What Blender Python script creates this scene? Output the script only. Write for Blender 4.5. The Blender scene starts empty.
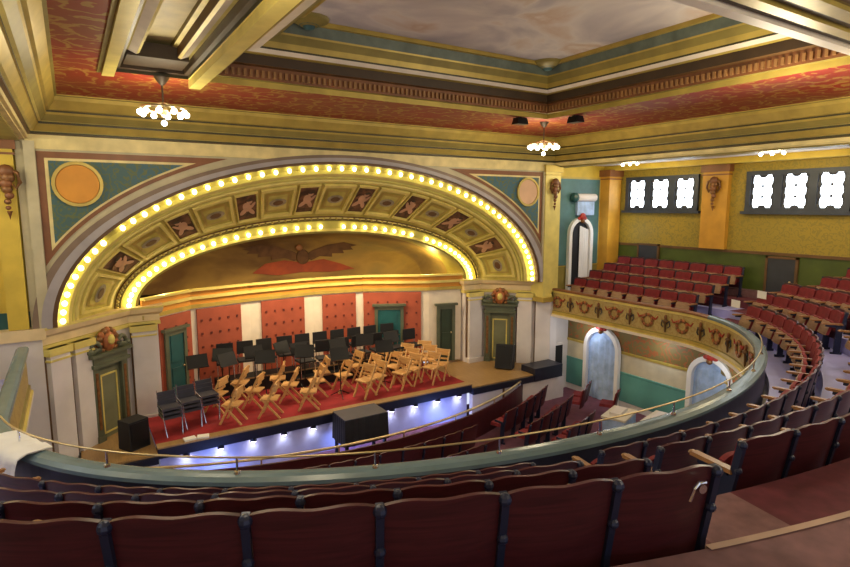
import bpy, math, random
from mathutils import Vector, Matrix
random.seed(7)
C = bpy.context.scene.collection
PI = math.pi
R = math.radians

# ------------------------------------------------------------------ materials
def nodes(name):
    m = bpy.data.materials.new(name); m.use_nodes = True
    nt = m.node_tree; b = nt.nodes['Principled BSDF']
    return m, nt, b
def ramp(nt, stops):
    r = nt.nodes.new('ShaderNodeValToRGB'); cr = r.color_ramp
    while len(cr.elements) < len(stops): cr.elements.new(0.5)
    for e, (p, c) in zip(cr.elements, stops): e.position = p; e.color = (*c, 1)
    return r
def coord(nt, scale=(1, 1, 1), kind='Object'):
    t = nt.nodes.new('ShaderNodeTexCoord'); mp = nt.nodes.new('ShaderNodeMapping')
    mp.inputs['Scale'].default_value = scale
    nt.links.new(t.outputs[kind], mp.inputs['Vector']); return mp.outputs['Vector']
def plain(name, col, rough=.5, metal=0., var=.18, scale=3., bump=0., spec=.5):
    m, nt, b = nodes(name)
    v = coord(nt)
    n = nt.nodes.new('ShaderNodeTexNoise'); n.inputs['Scale'].default_value = scale; n.inputs['Detail'].default_value = 4
    nt.links.new(v, n.inputs['Vector'])
    r = ramp(nt, [(.3, tuple(c*(1-var) for c in col)), (.7, tuple(min(1, c*(1+var)) for c in col))])
    nt.links.new(n.outputs['Fac'], r.inputs['Fac']); nt.links.new(r.outputs['Color'], b.inputs['Base Color'])
    b.inputs['Roughness'].default_value = rough; b.inputs['Metallic'].default_value = metal
    b.inputs['Specular IOR Level'].default_value = spec
    if bump:
        bp = nt.nodes.new('ShaderNodeBump'); bp.inputs['Strength'].default_value = bump
        n2 = nt.nodes.new('ShaderNodeTexNoise'); n2.inputs['Scale'].default_value = scale*8
        nt.links.new(v, n2.inputs['Vector']); nt.links.new(n2.outputs['Fac'], bp.inputs['Height'])
        nt.links.new(bp.outputs['Normal'], b.inputs['Normal'])
    return m
def wood(name, a, c, rough=.35, scale=(1, 1, 12)):
    m, nt, b = nodes(name)
    v = coord(nt, scale)
    n = nt.nodes.new('ShaderNodeTexNoise'); n.inputs['Scale'].default_value = 3; n.inputs['Detail'].default_value = 6
    n.inputs['Distortion'].default_value = 1.2
    nt.links.new(v, n.inputs['Vector'])
    r = ramp(nt, [(.3, a), (.7, c)])
    nt.links.new(n.outputs['Fac'], r.inputs['Fac']); nt.links.new(r.outputs['Color'], b.inputs['Base Color'])
    b.inputs['Roughness'].default_value = rough
    return m
def scroll(name, ground, ink, scale=1.2, lo=.52, hi=.6, ground2=None, rough=.6, distort=7.):
    """painted scrollwork: distorted rings thresholded over a mottled ground"""
    m, nt, b = nodes(name)
    v = coord(nt)
    vo = nt.nodes.new('ShaderNodeTexVoronoi'); vo.inputs['Scale'].default_value = scale
    no = nt.nodes.new('ShaderNodeTexNoise'); no.inputs['Scale'].default_value = scale*1.6; no.inputs['Detail'].default_value = 3
    nt.links.new(v, no.inputs['Vector'])
    ad = nt.nodes.new('ShaderNodeVectorMath'); ad.operation = 'MULTIPLY_ADD'
    ad.inputs[1].default_value = (.5, .5, .5)
    nt.links.new(no.outputs['Color'], ad.inputs[0]); nt.links.new(v, ad.inputs[2])
    nt.links.new(ad.outputs[0], vo.inputs['Vector'])
    mu = nt.nodes.new('ShaderNodeMath'); mu.operation = 'MULTIPLY'; mu.inputs[1].default_value = distort*3
    nt.links.new(vo.outputs['Distance'], mu.inputs[0])
    si = nt.nodes.new('ShaderNodeMath'); si.operation = 'SINE'; nt.links.new(mu.outputs[0], si.inputs[0])
    mr = nt.nodes.new('ShaderNodeMapRange'); mr.inputs['From Min'].default_value = lo; mr.inputs['From Max'].default_value = hi
    nt.links.new(si.outputs[0], mr.inputs['Value'])
    r = ramp(nt, [(.35, ground), (.65, ground2 or tuple(c*.7 for c in ground))])
    n3 = nt.nodes.new('ShaderNodeTexNoise'); n3.inputs['Scale'].default_value = .6
    nt.links.new(v, n3.inputs['Vector']); nt.links.new(n3.outputs['Fac'], r.inputs['Fac'])
    mx = nt.nodes.new('ShaderNodeMix'); mx.data_type = 'RGBA'
    nt.links.new(mr.outputs[0], mx.inputs[0]); nt.links.new(r.outputs['Color'], mx.inputs[6]); mx.inputs[7].default_value = (*ink, 1)
    nt.links.new(mx.outputs[2], b.inputs['Base Color']); b.inputs['Roughness'].default_value = rough
    return m
def cloudy(name, stops, scale=.5, detail=6, rough=.8, stretch=(1, 1, 1), dist=.6):
    m, nt, b = nodes(name)
    v = coord(nt, stretch)
    n = nt.nodes.new('ShaderNodeTexNoise'); n.inputs['Scale'].default_value = scale; n.inputs['Detail'].default_value = detail
    n.inputs['Distortion'].default_value = dist
    nt.links.new(v, n.inputs['Vector'])
    r = ramp(nt, stops); nt.links.new(n.outputs['Fac'], r.inputs['Fac'])
    nt.links.new(r.outputs['Color'], b.inputs['Base Color']); b.inputs['Roughness'].default_value = rough
    return m
def glow(name, col, s):
    m, nt, b = nodes(name)
    b.inputs['Base Color'].default_value = (*col, 1)
    b.inputs['Emission Color'].default_value = (*col, 1); b.inputs['Emission Strength'].default_value = s
    return m

M = dict(
 cream=plain('cream_paint', (.70, .59, .27), .5),
 pale=plain('pale_ivory_paint', (.78, .70, .58), .5, var=.08),
 stone=plain('white_marble_paint', (.70, .66, .66), .45, var=.1, scale=1.5),
 greyband=plain('grey_gilt_paint', (.48, .43, .28), .5, var=.12),
 gold=plain('gold_paint', (.48, .36, .08), .42, .25, var=.15),
 goldlite=plain('pale_gold_paint', (.70, .59, .17), .45, .1, var=.12),
 bulbgold=plain('bright_gilt', (.66, .59, .13), .45, .1, var=.12),
 olive=plain('olive_paint', (.26, .21, .05), .5, var=.15),
 brown=plain('brown_paint', (.13, .065, .022), .5, var=.2),
 darkbrown=plain('dark_brown_paint', (.05, .028, .012), .5, var=.2),
 redbrown2=plain('russet_dentil_paint', (.30, .15, .05), .5),
 ledge=plain('warm_ivory_ledge', (.76, .60, .34), .5, var=.1),
 redbrown=plain('red_brown_paint', (.20, .075, .025), .5, var=.2),
 line=plain('dark_green_line_paint', (.045, .04, .012), .5),
 teal=plain('teal_paint', (.06, .15, .16), .5, var=.3, scale=1.5),
 tealdeep=plain('deep_teal_paint', (.02, .09, .10), .4, var=.2),
 tealcap=plain('slate_teal_paint', (.14, .21, .25), .25, var=.12),
 navy=plain('navy_paint', (.012, .014, .03), .4),
 orange=plain('amber_disc_paint', (.62, .27, .03), .6, var=.12, scale=2),
 peach=plain('peach_disc_paint', (.66, .42, .26), .6, var=.1, scale=2),
 yellow=plain('yellow_wall_paint', (.58, .42, .05), .6, var=.12),
 amber=plain('amber_pilaster_paint', (.55, .28, .03), .55, var=.12),
 red=scroll('red_scrollwork', (.30, .010, .005), (.40, .20, .035), 2.1, .5, .9, (.27, .045, .01), distort=5),
 wallpaper=scroll('gold_damask_wallpaper', (.38, .26, .025), (.26, .20, .03), 3.2, .3, .6, (.33, .24, .03)),
 coffteal=plain('dusty_teal_band', (.13, .17, .14), .5, var=.3),
 wainscot=plain('green_wainscot_paint', (.065, .095, .014), .5, var=.15),
 spandrel=scroll('teal_green_spandrel', (.05, .11, .11), (.10, .13, .05), 3., .3, .7, (.035, .12, .20)),
 fascia=scroll('gold_fascia_paint', (.48, .36, .11), (.38, .26, .08), 2.6, .4, .7, (.42, .32, .12)),
 frieze=scroll('olive_painted_frieze', (.17, .12, .03), (.34, .10, .03), 2.4, .5, .7, (.20, .15, .05)),
 sky=cloudy('painted_cloud_sky', [(.3, (.36, .35, .42)), (.45, (.52, .48, .51)), (.55, (.70, .65, .63)), (.64, (.60, .46, .37)), (.75, (.85, .83, .83))], .55),
 mural=cloudy('brown_gold_mural', [(.3, (.07, .03, .01)), (.45, (.17, .10, .03)), (.6, (.30, .19, .05)), (.75, (.17, .13, .05))], .55, stretch=(.6, 1, 1.6)),
 muralred=cloudy('russet_mural_paint', [(.3, (.32, .06, .02)), (.6, (.22, .04, .02))], 2.),
 muraldark=cloudy('umber_mural_paint', [(.3, (.05, .02, .01)), (.6, (.10, .045, .02))], 3.),
 set_red=plain('brick_red_set_paint', (.34, .075, .038), .6, var=.12),
 set_dot=plain('dark_red_dots', (.12, .018, .012), .6),
 carpet=plain('red_stage_carpet', (.27, .012, .018), .9, var=.25, scale=2),
 housefloor=plain('plum_carpet', (.17, .06, .10), .85, var=.2, scale=4),
 tierfloor=plain('window_tinted_grey_floor', (.42, .42, .82), .35, var=.12, scale=2),  # grey-blue floor; the cool window light is put into its colour
 mauve=plain('mauve_carpet', (.19, .095, .11), .9, var=.25, scale=7),
 mauvered=plain('dark_red_carpet', (.115, .02, .035), .9, var=.25, scale=7),
 nosing=plain('tan_step_nosing', (.38, .24, .18), .6),
 back=wood('maroon_veneer', (.035, .007, .010), (.075, .014, .019), .36, (1, 1, 14)),
 lilacband=plain('lilac_grey_gilt', (.36, .33, .34), .5, var=.1), umberband=plain('umber_gilt', (.20, .14, .10), .5, var=.12),
 plush=plain('red_plush', (.19, .013, .02), .8, var=.2, scale=9),
 tanply=wood('tan_plywood', (.26, .15, .085), (.40, .25, .15), .4),
 iron=plain('blue_black_iron', (.018, .024, .06), .4, .3),
 armwood=wood('brown_arm_wood', (.22, .10, .04), (.36, .18, .07), .35),
 chrome=plain('chrome', (.75, .77, .82), .15, 1., var=.03),
 brass=plain('brass_tube', (.62, .50, .28), .3, .8),
 black=plain('black_cloth', (.010, .010, .014), .7),
 blackmet=plain('black_metal', (.007, .007, .009), .4, .3),
 box=plain('dark_slate_cloth', (.042, .042, .065), .6),
 chairwood=wood('honey_chair_wood', (.50, .27, .09), (.72, .46, .2), .4),
 tanfloor=wood('tan_boards', (.28, .17, .07), (.38, .24, .10), .4, (12, 1, 1)),
 bluewall=plain('lilac_grey_pit_paint', (.40, .40, .58), .5, var=.1),
 greenport=plain('grey_green_portal_paint', (.10, .115, .075), .45, var=.2, scale=2),
 greendoor=plain('sage_door_paint', (.16, .17, .10), .45, var=.2, scale=2),
 doorteal=plain('dark_teal_door', (.015, .10, .11), .4),
 doorgreen=plain('dark_green_door', (.03, .05, .03), .45),
 bronze=plain('bronze_ornament', (.22, .10, .035), .4, .4, var=.35, scale=12),
 leaf=plain('russet_ornament', (.38, .13, .045), .45, .2, var=.35, scale=12),
 redorn=plain('red_ornament', (.40, .03, .02), .5),
 flesh=plain('painted_skin', (.55, .30, .17), .7),
 cherubbg=cloudy('dark_cherub_ground', [(.35, (.06, .03, .012)), (.65, (.22, .10, .04))], 4),
 coffer=cloudy('gilded_coffer', [(.35, (.46, .38, .07)), (.65, (.62, .52, .13))], 3),
 coffergrey=plain('grey_coffer_medallion', (.32, .27, .17), .6, var=.3, scale=9),
 bulb=glow('lit_bulb', (1, .84, .42), 7),
 globe=glow('lit_globe', (1, .93, .72), 14),
 footlamp=glow('lit_footlight', (1, .95, .95), 22),
 pane=glow('daylit_glass', (.80, .90, 1), 7.5),
 lead=plain('dark_window_lead', (.03, .035, .05), .5),
 winframe=plain('slate_window_frame', (.035, .045, .07), .5),
 dado=plain('green_teal_dado', (.11, .33, .31), .5, var=.15, scale=1.2),
 ivory=plain('ivory_wall_paint', (.62, .56, .42), .55, var=.1),
 white=plain('white_paint', (.80, .80, .82), .5, var=.05),
 drape=plain('pale_blue_drape', (.36, .50, .78), .7, var=.25, scale=4),
 dark=plain('dark_opening', (.008, .008, .012), .7),
 cloth=plain('white_cloth', (.86, .86, .88), .7, var=.05),
 paper=plain('white_paper', (.85, .85, .85), .6, var=.03),
 tabletop=plain('pale_table_laminate', (.62, .58, .50), .35, var=.05),
)

# ------------------------------------------------------------------ mesh builder
class MB:
    def __init__(s): s.v = []; s.f = []; s.m = []; s.mats = []
    def mi(s, mat):
        if mat not in s.mats: s.mats.append(mat)
        return s.mats.index(mat)
    def add(s, vs, fs, mat):
        o = len(s.v); s.v += [tuple(v) for v in vs]; i = s.mi(mat)
        for f in fs: s.f.append(tuple(o+k for k in f)); s.m.append(i)
    def box(s, lo, hi, mat, mtx=None, taper=1.):
        x0, y0, z0 = lo; x1, y1, z1 = hi
        vs = [(x0, y0, z0), (x1, y0, z0), (x1, y1, z0), (x0, y1, z0), (x0, y0, z1), (x1, y0, z1), (x1, y1, z1), (x0, y1, z1)]
        if taper != 1.:
            cx, cy = (x0+x1)/2, (y0+y1)/2
            vs = vs[:4]+[(cx+(x-cx)*taper, cy+(y-cy)*taper, z) for x, y, z in vs[4:]]
        if mtx: vs = [mtx @ Vector(v) for v in vs]
        s.add(vs, [(0, 3, 2, 1), (4, 5, 6, 7), (0, 1, 5, 4), (1, 2, 6, 5), (2, 3, 7, 6), (3, 0, 4, 7)], mat)
    def bar(s, a, b, w, h, mat, upv=(0, 0, 1)):
        a, b = Vector(a), Vector(b); d = (b-a); L = d.length; d.normalize()
        u = Vector(upv)
        if abs(d.dot(u)) > .98: u = Vector((0, 1, 0))
        x = d.cross(u).normalized(); z = x.cross(d)
        mt = Matrix((( x.x, d.x, z.x, a.x), (x.y, d.y, z.y, a.y), (x.z, d.z, z.z, a.z), (0, 0, 0, 1)))
        s.box((-w/2, 0, -h/2), (w/2, L, h/2), mat, mt)
    def tube(s, pts, r, mat, n=8, caps=True):
        pts = [Vector(p) for p in pts]; rs = r if isinstance(r, (list, tuple)) else [r]*len(pts)
        vs = []; fs = []
        for i, p in enumerate(pts):
            d = (pts[min(i+1, len(pts)-1)]-pts[max(i-1, 0)]).normalized()
            u = Vector((0, 0, 1)) if abs(d.z) < .95 else Vector((0, 1, 0))
            x = d.cross(u).normalized(); y = x.cross(d)
            for k in range(n):
                a = 2*PI*k/n; vs.append(p+(x*math.cos(a)+y*math.sin(a))*rs[i])
        for i in range(len(pts)-1):
            for k in range(n):
                fs.append((i*n+k, i*n+(k+1) % n, (i+1)*n+(k+1) % n, (i+1)*n+k))
        if caps:
            fs.append(tuple(range(n-1, -1, -1))); fs.append(tuple((len(pts)-1)*n+k for k in range(n)))
        s.add(vs, fs, mat)
    def lathe(s, prof, c, mat, n=12, mtx=None):
        vs = []; fs = []
        for r, z in prof:
            for k in range(n):
                a = 2*PI*k/n; vs.append((c[0]+r*math.cos(a), c[1]+r*math.sin(a), c[2]+z))
        for i in range(len(prof)-1):
            for k in range(n): fs.append((i*n+k, i*n+(k+1) % n, (i+1)*n+(k+1) % n, (i+1)*n+k))
        if mtx: vs = [mtx @ Vector(v) for v in vs]
        s.add(vs, fs, mat)
    def ball(s, c, r, mat, n=8, sc=(1, 1, 1)):
        prof = [(max(1e-4, math.sin(PI*i/n)), -math.cos(PI*i/n)) for i in range(n+1)]
        mt = Matrix.Translation(c) @ Matrix.Diagonal((r*sc[0], r*sc[1], r*sc[2], 1))
        s.lathe(prof, (0, 0, 0), mat, n+2, mt)
    def grid(s, rows, mat, close=False, flip=False):
        n = len(rows[0]); vs = [p for r in rows for p in r]; fs = []
        for i in range(len(rows)-1):
            for k in range(n-1+(1 if close else 0)):
                q = (i*n+k, i*n+(k+1) % n, (i+1)*n+(k+1) % n, (i+1)*n+k)
                fs.append(q[::-1] if flip else q)
        s.add(vs, fs, mat)
    def prism(s, poly, t, mat, mtx=None):
        """poly in xz, extruded along y from 0 to t"""
        n = len(poly); vs = [(x, 0, z) for x, z in poly]+[(x, t, z) for x, z in poly]
        if mtx: vs = [mtx @ Vector(v) for v in vs]
        fs = [tuple(range(n)), tuple(range(2*n-1, n-1, -1))]+[(k, n+k, n+(k+1) % n, (k+1) % n) for k in range(n)]
        s.add(vs, fs, mat)
    def mesh(s, name, smooth=False):
        me = bpy.data.meshes.new(name); me.from_pydata(s.v, [], s.f)
        for m in s.mats: me.materials.append(M[m])
        me.polygons.foreach_set('material_index', s.m)
        if smooth: me.polygons.foreach_set('use_smooth', [True]*len(s.f))
        me.update(); return me
    def build(s, name, parent=None, smooth=False):
        return link(name, s.mesh(name, smooth), parent)
def link(name, me, parent=None, loc=None):
    o = bpy.data.objects.new(name, me); C.objects.link(o)
    if parent: o.parent = parent
    if loc is not None: o.location = loc
    return o
def tag(o, label, cat, group=None):
    o['label'] = label; o['category'] = cat
    if group: o['group'] = group
    return o
def thing(name, label, cat, loc=(0, 0, 0), rz=0., group=None):
    o = bpy.data.objects.new(name, None); C.objects.link(o)
    o.location = loc; o.rotation_euler = (0, 0, rz)
    return tag(o, label, cat, group)
def struct(o): o['kind'] = 'structure'; return o
def copy_tree(root, loc, rz, label):
    r = root.copy(); C.objects.link(r); r.location = loc; r.rotation_euler = (0, 0, rz); r['label'] = label
    for ch in list(root.children):
        c = ch.copy(); C.objects.link(c); c.parent = r
        for g in list(ch.children):
            d = g.copy(); C.objects.link(d); d.parent = c
    return r
ORD = ['first', 'second', 'third', 'fourth', 'fifth', 'sixth', 'seventh', 'eighth', 'ninth', 'tenth', 'eleventh', 'twelfth', 'thirteenth',
       'fourteenth', 'fifteenth', 'sixteenth', 'seventeenth', 'eighteenth', 'nineteenth', 'twentieth']+['twenty-'+w for w in
       ('first', 'second', 'third', 'fourth', 'fifth', 'sixth', 'seventh', 'eighth', 'ninth')]+['thirtieth']+['thirty-'+w for w in
       ('first', 'second', 'third', 'fourth', 'fifth', 'sixth', 'seventh', 'eighth', 'ninth')]

# ------------------------------------------------------------------ camera (eye 6 m above the stalls floor)
CAM = Vector((0, 0, 6.0)); FPX = 565.; YAW = R(32); PIT = R(7.8)
cd = bpy.data.cameras.new('camera'); co = bpy.data.objects.new('camera', cd); C.objects.link(co)
co.location = CAM; co.rotation_euler = (PI/2-PIT, 0, -YAW)
cd.sensor_width = 36; cd.lens = FPX*36/850; cd.clip_start = .05; cd.clip_end = 200
bpy.context.scene.camera = co
fw = Vector((math.sin(YAW)*math.cos(PIT), math.cos(YAW)*math.cos(PIT), -math.sin(PIT)))
rt = Vector((math.cos(YAW), -math.sin(YAW), 0)); upv = rt.cross(fw)
def seen(p, pad=25):
    """is a point within the photograph's frame (only what the photograph shows is built)"""
    d = Vector(p)-CAM; z = d.dot(fw)
    if z < .2: return None
    x = 425+FPX*d.dot(rt)/z; y = 283.5-FPX*d.dot(upv)/z
    return (x, y) if -pad < x < 850+pad and -pad < y < 567+pad else None

# ------------------------------------------------------------------ dimensions
XA = 5.95                     # axis of the lit arch
XC = 6.13                     # axis of the house
YW = 13.0                     # proscenium wall
ZL = 3.65                     # arch springing ledge
XL, XR = -.6, 12.86           # faces of the side beams
ZC = 8.0                      # flat ceiling
XWR = 16.1; XWL = -3.84       # side walls
# horseshoe
YB, EA, EB = 8.5, 6.75, 4.4; EL = 7.0
def base(t):
    """t in degrees: <180 runs up the far arm, 180..360 round the horseshoe, >360 up the window-side arm (1 deg = .1 m)"""
    if t < 180: return Vector((XC-EL, YB+(180-t)*.1))
    if t > 360: return Vector((XC+EA, YB+(t-360)*.1))
    c, s = math.cos(R(t)), math.sin(R(t)); e = 2/2.0 if t < 270 else 2/1.84
    return Vector((XC+(EL if t < 270 else EA)*math.copysign(abs(c)**e, c), YB-EB*abs(s)**e))
def normal(t):
    t = min(max(t, 135.1), 404.9)
    a, b = base(t-.6), base(t+.6); d = (b-a).normalized(); return Vector((d.y, -d.x))
def off(t, o): return base(t)+normal(t)*o
def sm(a, b, x): x = min(1, max(0, (x-a)/(b-a))); return x*x*(3-2*x)
def wgt(t): return sm(345, 305, t)*sm(165, 195, t)
def spc(t): return .69+.07*wgt(t)
def rise(t): return .20+.16*wgt(t)
def o_row(t, k): return .87+spc(t)*k+.03*wgt(t)*(k == 3)
def z_tier(t, k): return 2.88+rise(t)*k
def z_floor(t, k): return z_tier(t, k)+(.10*wgt(t) if k == 4 else .17*sm(247, 249, t)*sm(310, 290, t) if k == 3 else 0.)
def ribbon(mb, prof, t0, t1, n, mat=None, mats=None):
    """sweep an (offset, z) profile round the horseshoe"""
    ts = [t0+(t1-t0)*i/n for i in range(n+1)]
    for j in range(len(prof)-1):
        rows = []
        for (o, z) in prof[j:j+2]:
            rows.append([(*off(t, o(t) if callable(o) else o), z(t) if callable(z) else z) for t in ts])
        mb.grid(rows, mats[j] if mats else mat)
def rect_sweep(mb, X0, X1, Y0, Y1, prof, mats, kx=1.):
    for j in range(len(prof)-1):
        rows = []
        for o, z in prof[j:j+2]:
            rows.append([(X0+o*kx, Y0+o, z), (X1-o, Y0+o, z), (X1-o, Y1-o, z), (X0+o*kx, Y1-o, z)])
        mb.grid(rows, mats[j], close=True)

# ------------------------------------------------------------------ shell
mb = MB(); mb.box((-4.2, -4, -.2), (17, 13.4, 0), 'housefloor'); struct(mb.build('floor'))
mb = MB(); mb.box((1.25, 12.55, -.0), (9.25, 18.2, 1.0), 'bluewall')
struct(mb.build('floor_stage_base'))
# stage boards: carpet, a black lip and a pale edge strip
mb = MB(); mb.box((1.2, 12.62, 1.0), (9.25, 18.2, 1.02), 'carpet'); struct(mb.build('floor_stage_carpet'))
mb = MB(); mb.box((1.2, 12.38, .78), (9.3, 12.62, 1.0), 'navy'); mb.box((1.2, 12.36, 1.0), (9.3, 12.62, 1.03), 'tanfloor')
struct(mb.build('trim_stage_edge'))
# ceiling: red field with coffers
ceil = MB()
BX0, BX1, BY0, BY1 = 2.02, 9.55, 3.55, 9.95      # great coffer
SX0, SX1, SY1 = .74, 1.76, 9.95                     # narrow coffer
def plate(x0, x1, y0, y1, m, z=ZC): ceil.add([(x0, y0, z), (x1, y0, z), (x1, y1, z), (x0, y1, z)], [(0, 3, 2, 1)], m)
plate(XL, SX0, -5, YW, 'red'); plate(SX0, SX1, SY1, YW, 'red'); plate(SX1, BX0, -5, BY1, 'goldlite'); plate(SX1, BX0, BY1, YW, 'red')
plate(BX0, BX1, BY1, YW, 'red'); plate(BX1, XR+.6, -5, YW, 'red'); plate(BX0, BX1, -5, BY0, 'olive')
struct(ceil.build('ceiling'))
mb = MB()
rect_sweep(mb, BX0, BX1, BY0, BY1,
  [(0, 8.0), (0, 8.10), (.06, 8.11), (.06, 8.32), (.13, 8.34), (.13, 8.50), (.20, 8.52), (.26, 8.58), (.27, 8.61), (.30, 8.70), (.36, 8.82), (.37, 8.85), (.40, 9.02), (.45, 9.03), (.45, 9.1)],
  ['gold', 'olive', 'redbrown', 'brown', 'darkbrown', 'gold', 'pale', 'line', 'gold', 'olive', 'gold', 'coffteal', 'gold', 'gold'], kx=3.2)
for i in range(80):                                  # dentil blocks of the coffer cornice
    x = BX0+.2+i*.1
    if x < BX1-.1: mb.box((x, BY1-.10, 8.15), (x+.045, BY1-.05, 8.26), 'redbrown2')
for i in range(64):
    y = BY0+.2+i*.1
    if y < BY1-.1: mb.box((BX1-.10, y, 8.15), (BX1-.05, y+.045, 8.26), 'redbrown2')
struct(mb.build('trim_great_coffer'))
mb = MB(); mb.add([(BX0+1.2, BY0+.4, 9.1), (BX1-.4, BY0+.4, 9.1), (BX1-.4, BY1-.4, 9.1), (BX0+1.2, BY1-.4, 9.1)], [(0, 3, 2, 1)], 'sky')
struct(mb.build('ceiling_sky_panel'))
for (x, y, lab) in ((BX1-.5, BY1-.5, 'gilded rosette at the coffer corner nearest the arch and windows'), (BX0+1.6, BY1-.5, 'gilded rosette at the coffer corner beside the cream beam')):
    mb = MB(); mb.lathe([(.001, -.10), (.12, -.10), (.30, -.03), (.34, 0), (.34, .03)], (x, y, 9.07), 'olive', 14)
    r_ = mb.build('corner_rosette', None, True); tag(r_, lab, 'ornament')
    mb = MB(); mb.lathe([(.001, -.16), (.08, -.14), (.12, -.08), (.16, -.09), (.19, -.04)], (x, y, 9.07), 'teal', 12); mb.build('boss', r_, True)
# narrow coffer
mb = MB()
rect_sweep(mb, SX0, SX1, -5, SY1, [(0, 8.0), (0, 8.05), (.06, 8.06), (.06, 8.18), (.12, 8.16), (.22, 8.12), (.26, 8.14), (.26, 8.28), (.32, 8.29), (.32, 8.36)],
           ['line', 'darkbrown', 'darkbrown', 'goldlite', 'pale', 'goldlite', 'brown', 'goldlite', 'olive'])
mb.add([(SX0+.3, -5, 8.36), (SX1-.3, -5, 8.36), (SX1-.3, SY1-.3, 8.36), (SX0+.3, SY1-.3, 8.36)], [(0, 3, 2, 1)], 'cream')
mb.box((SX0+.1, SY1-.75, 8.1), (SX1-.1, SY1-.1, 8.3), 'darkbrown')
struct(mb.build('trim_narrow_coffer'))
# mouldings along the beams and the near border of the coffers
mb = MB()
def beamstrip(x0, x1, z, m): mb.box((x0, -5, z), (x1, SY1+.1, ZC), m)
beamstrip(.56, .72, ZC-.06, 'goldlite'); beamstrip(SX1+.02, SX1+.20, ZC-.12, 'goldlite'); beamstrip(SX1+.22, BX0+.0, ZC-.05, 'olive')
beamstrip(.50, .55, ZC-.02, 'olive')
struct(mb.build('trim_ceiling_beam'))
mb = MB()
for y0, y1, z, m in ((BY0-.14, BY0, ZC-.08, 'pale'), (BY0-.24, BY0-.15, ZC-.03, 'darkbrown'), (BY0-.40, BY0-.26, ZC-.06, 'gold'), (BY0-.50, BY0-.42, ZC-.02, 'darkbrown'), (BY0-.7, BY0-.53, ZC-.05, 'gold'), (BY0-1.2, BY0-.75, ZC-.01, 'brown')):
    mb.box((BX0, y0, z), (XR-.5, y1, ZC), m)
struct(mb.build('trim_near_beam'))
# main cornice round three sides
mb = MB()
rect_sweep(mb, XL, XR, -5, YW,
  [(0, 7.24), (.05, 7.24), (.05, 7.32), (.10, 7.33), (.10, 7.37), (.14, 7.38), (.22, 7.50), (.24, 7.50), (.24, 7.54), (.28, 7.55), (.36, 7.66), (.38, 7.70), (.38, 7.73), (.42, 7.74), (.52, 7.90), (.52, 7.97), (.56, 7.98), (.56, 8.0)],
  ['cream', 'cream', 'brown', 'line', 'goldlite', 'gold', 'gold', 'line', 'goldlite', 'olive', 'gold', 'line', 'gold', 'gold', 'gold', 'olive', 'gold'])
struct(mb.build('trim_main_cornice'))
# lintel beams above the side aisles and the side aisle ceilings
for nm, a, b in (('window_side', XR, XR+.55), ('far_side', XL-.55, XL)):
    mb = MB(); mb.box((a, -5, 7.22), (b, YW+.3, 8.2), 'cream')
    mb.box((a+.08, -5, 7.19), (b-.08, YW+.3, 7.22), 'olive'); struct(mb.build('beam_'+nm))
mb = MB(); mb.box((XR+.5, -5, 7.34), (XWR+.1, YW+.5, 7.5), 'stone')
mb.box((XWR-.5, -5, 7.18), (XWR, YW+.4, 7.34), 'yellow'); struct(mb.build('ceiling_window_side_aisle'))
mb = MB(); mb.box((XWL, -5, 7.34), (XL-.5, YW+.5, 7.5), 'stone'); struct(mb.build('ceiling_far_side_aisle'))

# ------------------------------------------------------------------ proscenium wall with the elliptical opening
def ell(a, b, y, th): return (XA+a*math.cos(th), y, ZL+b*math.sin(th))
NA = 72
TH = [PI*i/NA for i in range(NA+1)]
mb = MB()
a0, b0 = 6.48, 3.48
outer = []
ZT = 7.4
for th in TH:
    x, _, z = ell(a0, b0, YW, th); dx, dz = x-XA, z-ZL
    k = 1e9
    if abs(dx) > 1e-6: k = min(k, 6.72/abs(dx))
    if dz > 1e-6: k = min(k, (ZT-ZL)/dz)
    outer.append((XA+dx*k, YW, ZL+dz*k))
mb.grid([[ell(a0, b0, YW, th) for th in TH], outer], 'greyband')
struct(mb.build('wall_front'))
# side walls and the niche walls beside the arch
mb = MB(); mb.box((XWR, -5, 0), (XWR+.2, YW+.6, 4.72), 'wainscot'); mb.box((XWR, -5, 4.72), (XWR+.2, YW+.6, 7.4), 'wallpaper')
mb.box((XWR-.04, -5, 4.68), (XWR, YW+.4, 4.76), 'brown')
struct(mb.build('wall_right'))
mb = MB(); mb.box((XWL-.2, -5, 0), (XWL, YW+.6, 7.4), 'yellow'); struct(mb.build('wall_left'))
mb = MB(); mb.box((XA+7.2, YW+.42, 2.5), (XWR+.1, YW+.6, 7.4), 'yellow')
mb.box((XA+7.2, YW+.41, 2.5), (XWR+.1, YW+.42, 4.0), 'olive')
mb.box((13.15, YW+.38, 4.02), (15.42, YW+.42, 6.95), 'gold'); mb.box((13.24, YW+.36, 4.05), (15.35, YW+.39, 6.88), 'teal')
struct(mb.build('wall_niche'))
mb = MB(); mb.box((XWL-.1, YW+.2, 0), (XL-.1, YW+.4, 7.4), 'yellow'); mb.box((XWL, YW+.17, 3.67), (XL-.15, YW+.2, 3.98), 'tealdeep'); struct(mb.build('wall_far_niche'))
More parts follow.
